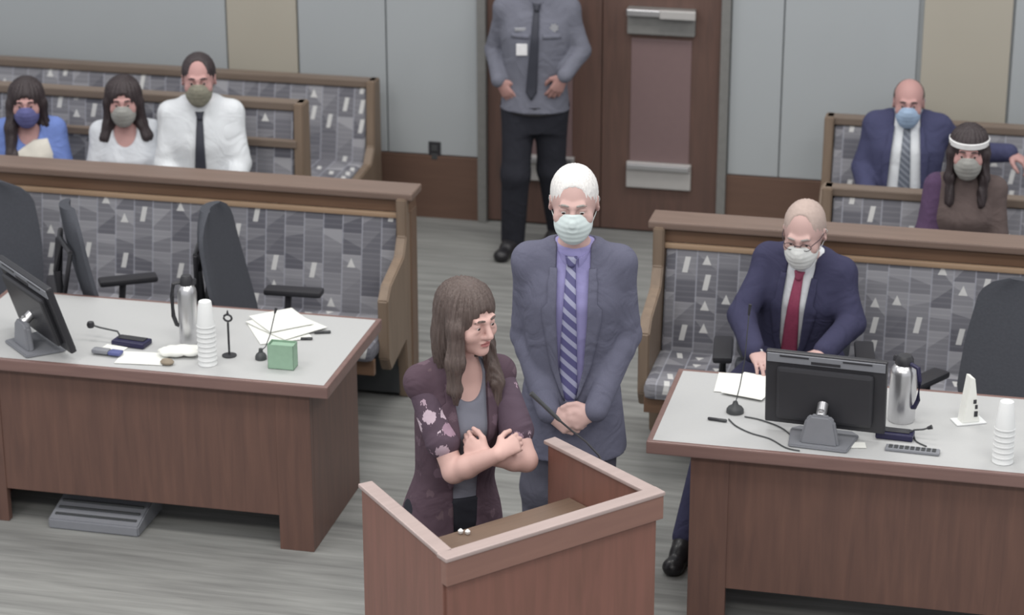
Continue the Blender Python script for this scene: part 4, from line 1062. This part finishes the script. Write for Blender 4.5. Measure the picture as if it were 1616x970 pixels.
# ---------------------------------------------------------------- the guard by the door
P = Person('guard standing by the double door in a grey uniform shirt, hands on his belt', (-2.74, 12.2, 0), .20,
    pelvis=(-2.71, 12.2, .86), neck=(-2.70, 12.2, 1.44), head=(-2.70, 12.17, 1.61), hk=1.0, w=1.03, sh=.168,
    knees=[(-2.80, 12.12, .48), (-2.63, 12.26, .48)], ankles=[(-2.83, 12.18, .085), (-2.62, 12.42, .085)], toes=[(-2.86, 12.03, .03), (-2.66, 12.27, .03)],
    arms=[[(-2.945, 12.24, 1.14), (-2.885, 12.09, 1.005)], [(-2.465, 12.24, 1.16), (-2.525, 12.08, 1.055)]],
    hands=[dict(d=(.55, -.1, -.75), n=(.3, .9, 0), t=(.8, .2, .4), curl=(.3, .5, .4), thumb=.3),
           dict(d=(-.45, -.05, -.85), n=(-.3, .9, 0), t=(-.8, .2, .4), curl=(.3, .5, .4), thumb=.3)], skin='skinD')
P.body(.0065, .005)
head_feat(P.t, P.hd, P.hR, P.hk, True, M['hairdark']); hair_short(P, M['hairdark'], 'full', .006)
P.trousers(M['dkpant'], (.092, .078, .066), .009)
P.shirt(M['guard'], .016, 'uniform_shirt', (-.04, .004), sl=(.056, .050, .042))
P.tie(M['tieblk'], .985, .12, .014, .030, x0=.0, x1=-.02)
collar('collar', P.pel, P.R, M['guard'], P.t, .068, .066, P.len*.985, .036, .3, .03)
B().lathe([(.172, -.035), (.184, -.035), (.184, .012), (.172, .012)], 40, mtx=Matrix.Translation(Vector(P.pel)) @ Matrix.Diagonal((1, .74, 1, 1)), caps=False).build('belt', M['shoe'], P.t, True)
def on_front(P, x, t, off=.006): 
    y = surf_front(P.sshell, P.pel, P.R, [x], [t*P.len])[0]-off; return Vector(P.pel+P.R@A((x, y, t*P.len)))
c = on_front(P, -.075, .58, .004); B().box(c.x-.030, c.x+.030, c.y-.004, c.y, c.z-.034, c.z+.030, .003).build('id_badge', M['badge'], P.t)
c = on_front(P, -.085, .76, .003); B().box(c.x-.03, c.x+.03, c.y-.003, c.y, c.z-.009, c.z+.009, .002).build('name_plate', M['silver'], P.t)
c = on_front(P, .095, .78, .003)
B().prism([(c.x+.026*math.cos(a)*(1 if i % 2 else .72), c.z+.026*math.sin(a)*(1 if i % 2 else .72)) for i, a in enumerate([2*PI*j/14 for j in range(14)])], c.y-.004, c.y, 'y').build('metal_star', M['silver'], P.t)
for x in (-.085, .085):
    patch('pocket_flap', P.sshell, P.pel, P.R, [(t_*P.len, x-.05, x+.05) for t_ in (.72, .70, .68)], M['guard'], P.t, .002, .003, 6)

# ---------------------------------------------------------------- the man seated at the right desk
P = Person('man in a navy suit and red tie seated at the right desk', (-.95, 9.36, 0), -.10,
    pelvis=(-.965, 9.42, .62), neck=(-.925, 9.33, 1.085), head=(-.925, 9.235, 1.225), hrot=(-.02, .28, 0), hk=1.05, w=1.0, sh=.150,
    hips=[(-1.02, 9.40, .61), (-.84, 9.40, .61)], knees=[(-1.20, 8.98, .55), (-.78, 8.98, .55)], ankles=[(-1.285, 8.63, .10), (-.78, 8.75, .09)], toes=[(-1.315, 8.49, .03), (-.77, 8.60, .03)],
    arms=[[(-1.165, 9.20, .86), (-1.075, 8.93, .805)], [(-.715, 9.26, .84), (-.80, 9.00, .805)]],
    hands=[dict(d=(.45, -.85, -.05), n=(.1, -.1, -1), t=(.8, .5, .1), curl=(.3, .5, .3), thumb=.1), dict(d=(-.6, -.75, -.05), n=(0, -.1, -1), t=(-.8, .5, .1), curl=(.3, .5, .3), thumb=.1)])
P.body(.0065, .004)
head_feat(P.t, P.hd, P.hR, P.hk, True, M['hairgrey'], (0, .4)); mask_part(P.t, P.hd, P.hR, P.hk, M['maskw'], 'face_mask', .004, -.004)
hair_short(P, M['hairthin'], 'recede', .0045, .003)
def spectacles(P):
    T = lambda v: Vector(P.hd+P.hR@(A(v)*P.hk)); b_ = B()
    for x in (-1, 1):
        b_.tube([T((x*.032+.021*math.cos(a), -.108+.004*abs(math.cos(a)), .006+.015*math.sin(a))) for a in [2*PI*i/14 for i in range(15)]], .0016, 6)
        b_.tube([T((x*.053, -.102, .012)), T((x*.074, -.05, .012)), T((x*.082, .01, .010)), T((x*.082, .022, -.004))], .0018, 6)
    b_.tube([T((-.012, -.109, .010)), T((0, -.112, .013)), T((.012, -.109, .010))], .002, 6).build('spectacles', M['blackglass'], P.t, True)
spectacles(P)
P.trousers(M['navy'], (.095, .075, .058), .009)
P.shirt(M['shirtw'], .010)
vk = ((.02, .02), (.3, .046), (.7, .052), (.98, .056))
P.coat(M['navy'], .022, (-.22, .02), vk, sl=(.058, .056, .048), res=.0075)
P.lapels(M['navy'], vk, .045)
P.tie(M['tiered'], .96, .05, .016, .036)
collar('collar', P.pel, P.R, M['shirtw'], P.t, .068, .066, P.len*.985, .036, .28, .035)
for e, (el, wr) in enumerate(P.arms):
    d = unit(wr-el); B().tube([Vector(wr-d*.02), Vector(wr+d*.022)], .036, 16).build('shirt_cuff', M['shirtw'], P.t, True)

# ---------------------------------------------------------------- people in the gallery
def sitter(label, x, y, rz, zn, zh, yh, hk, w, female, skin, sh=.155, arms=None, hands=None, hrot=(0, .05, 0), pz=.53, lean=.0, kx=.10):
    c, s_ = math.cos(rz), math.sin(rz)
    def G(a, b_, z): return (x+a*c-b_*s_, y+a*s_+b_*c, z)
    ew = .165 if female else .185
    arms = arms or [[G(-ew, -.06, zn-.30), G(-.12, -.30, .62)], [G(ew, -.06, zn-.30), G(.12, -.30, .62)]]
    hands = hands or [dict(d=(.5, -.8, -.1), n=(0, 0, -1), t=(.7, .5, 0), curl=(.3, .4, .3), thumb=.1, r=.92), dict(d=(-.5, -.8, -.1), n=(0, 0, -1), t=(-.7, .5, 0), curl=(.3, .4, .3), thumb=.1, r=.92)]
    return Person(label, (x, y, 0), rz, pelvis=G(0, .02+lean, pz), neck=G(0, 0, zn), head=G(0, yh, zh), hrot=hrot, hk=hk, female=female, w=w, sh=sh,
        hips=[G(-.09, 0, pz-.01), G(.09, 0, pz-.01)], knees=[G(-kx, -.42, .50), G(kx, -.42, .50)], ankles=[G(-kx, -.46, .09), G(kx, -.46, .09)], toes=[G(-kx-.01, -.60, .03), G(kx+.01, -.60, .03)], arms=arms, hands=hands, skin=skin)
P = sitter('seated man in a white shirt and dark tie, tallest of the three at the left', -4.155, 10.93, .30, 1.115, 1.250, -.04, 1.02, 1.0, False, 'skinC', .150)
P.body(.007, .005); head_feat(P.t, P.hd, P.hR, P.hk, True, M['hairdark']); mask_part(P.t, P.hd, P.hR, P.hk, M['masko'], 'face_mask', .005); hair_short(P, M['hairdark'], 'recede', .005, .006)
P.trousers(M['dkpant'], (.092, .072, .056), .010); P.shirt(M['shirtw'], .018, 'dress_shirt', (-.10, .01), sl=(.058, .058, .046)); P.tie(M['tieblk'], .97, .08, .014, .034, x1=-.012)
collar('collar', P.pel, P.R, M['shirtw'], P.t, .068, .066, P.len*.985, .036, .28, .035)
P = sitter('seated woman in a white top with shoulder-length dark hair, middle spectator at the left', -4.54, 10.87, .30, 1.000, 1.125, -.03, .95, .88, True, 'skinC', .125)
P.body(.007, .005); head_feat(P.t, P.hd, P.hR, P.hk, True, M['hairdark']); mask_part(P.t, P.hd, P.hR, P.hk, M['maskg'], 'face_mask', .005)
hair_long(P, M['hairdark'], [((-.06, .0, .08), .02), ((-.078, -.01, .0), .022), ((-.088, -.01, -.12), .026), ((-.105, -.03, -.19), .030)], [((.06, .0, .08), .02), ((.078, -.01, .0), .022), ((.090, -.01, -.12), .026), ((.115, -.03, -.185), .032)], .006, -.15, (.058, .085, .105))
P.trousers(M['dkpant'], (.09, .065, .05), .010); P.shirt(M['whitetop'], .014, 'white_blouse', (-.10, .01), sl=(.052, .060, .05), frac=.75, scoop=True)
P = sitter('seated woman in a blue top and cream vest with long dark hair, far left', -5.055, 10.84, .34, .985, 1.095, -.03, .95, .88, True, 'skinC', .125)
P.body(.007, .005); head_feat(P.t, P.hd, P.hR, P.hk, True, M['hairdark']); mask_part(P.t, P.hd, P.hR, P.hk, M['maskv'], 'face_mask', .005)
hair_long(P, M['hairdark'], [((-.06, .0, .08), .02), ((-.080, -.02, .0), .024), ((-.088, -.05, -.12), .030), ((-.090, -.10, -.26), .030), ((-.085, -.12, -.36), .016)], [((.06, .0, .08), .02), ((.080, -.01, .0), .022), ((.085, .0, -.12), .024), ((.08, .02, -.2), .02)], .006, -.17, (.058, .085, .095))
P.trousers(M['dkpant'], (.09, .065, .05), .010); P.shirt(M['bluetop'], .014, 'blue_blouse', (-.10, .01), sl=(.056, .066, .05), frac=.8, scoop=True)
patch('cream_vest', P.sshell, P.pel, P.R, interp_rows(((.86*P.len, .03, .095), (.76*P.len, -.05, .11), (.62*P.len, -.125, .13), (-.05*P.len, -.13, .125)), 14), M['creamtop'], P.t, .003, .005, 9)
# right side
P = sitter('man in a blue suit and light blue mask seated on the rearmost right pew', -.69, 11.93, .05, .985, 1.075, -.05, .96, 1.02, False, 'skinC', .155,
    arms=[[(-.90, 11.88, .72), (-.84, 11.62, .60)], [(-.36, 12.06, .78), (-.165, 11.93, .83)]],
    hands=[dict(d=(.3, -.8, -.2), n=(0, 0, -1), t=(.8, .2, 0), r=.95), dict(d=(.85, -.3, -.35), n=(.1, 0, -1), t=(0, -1, 0), r=.95)], pz=.50, lean=-.10)
P.body(.007, .005); head_feat(P.t, P.hd, P.hR, P.hk, True, M['hairdark']); mask_part(P.t, P.hd, P.hR, P.hk, M['maskb'], 'face_mask', .005); hair_short(P, M['hairbrown'], 'bald', .006, .004)
P.trousers(M['navy2'], (.092, .072, .056), .010); P.shirt(M['shirtw'], .010)
vk = ((.02, .060), (.3, .088), (.7, .075), (.98, .064)); P.coat(M['navy2'], .022, (-.10, .01), vk, sl=(.062, .058, .048), res=.008); P.lapels(M['navy2'], vk, .04)
P.tie(M['tieplaid'], .96, .05, .016, .034)
for e, (el, wr) in enumerate(P.arms):
    d = unit(wr-el); B().tube([Vector(wr-d*.02), Vector(wr+d*.020)], .034, 16).build('shirt_cuff', M['shirtw'], P.t, True)
P = sitter('seated woman with dark hair and a white headband in a brown and purple top', -.335, 10.74, .03, 1.045, 1.180, -.04, .95, .86, True, 'skinC', .130)
P.body(.007, .005); head_feat(P.t, P.hd, P.hR, P.hk, True, M['hairdark']); mask_part(P.t, P.hd, P.hR, P.hk, M['maskg'], 'face_mask', .005)
hair_long(P, M['hairdark'], [((-.06, .0, .08), .02), ((-.080, -.02, .0), .020), ((-.082, -.03, -.12), .022), ((-.075, -.06, -.24), .022)], [((.06, .0, .08), .02), ((.080, -.02, .0), .020), ((.082, -.03, -.12), .022), ((.075, -.06, -.24), .022)], .006, -.15, (.056, .085, .088))
hb = B(); bm = hb.bm; n = 40; rings = []
for i in range(n):
    a = 2*PI*i/n; row = []
    for (g_, z_) in ((0, -.014), (.004, -.012), (.005, .012), (0, .016), (-.008, .001)):
        x_, y_ = math.cos(a)*(.093+g_), math.sin(a)*(.113+g_)+.016; row.append(bm.verts.new(Vector(P.hd+P.hR@(A((x_, y_, .058+z_-.10*y_*0))*P.hk))))
    rings.append(row)
for i in range(n):
    for j in range(5): bm.faces.new((rings[i][j], rings[(i+1) % n][j], rings[(i+1) % n][(j+1) % 5], rings[i][(j+1) % 5]))
bmesh.ops.recalc_face_normals(bm, faces=bm.faces); hb.build('headband', M['headband'], P.t, True)
P.trousers(M['dkpant'], (.09, .065, .05), .010); P.shirt(M['browntop'], .014, 'brown_top', (-.10, .01), sl=(.050, .048, .038), scoop=False)
q = S(); P.sleeve(q, 0, .062, .062, .045); q.rc(P.sh[0], P.pel+P.R@A((-.12, -.04, .2)), .05, .05, .04); V, F = q.mesh(.008); quadmesh('purple_cardigan_sleeve', V, F, M['purple'], P.t)
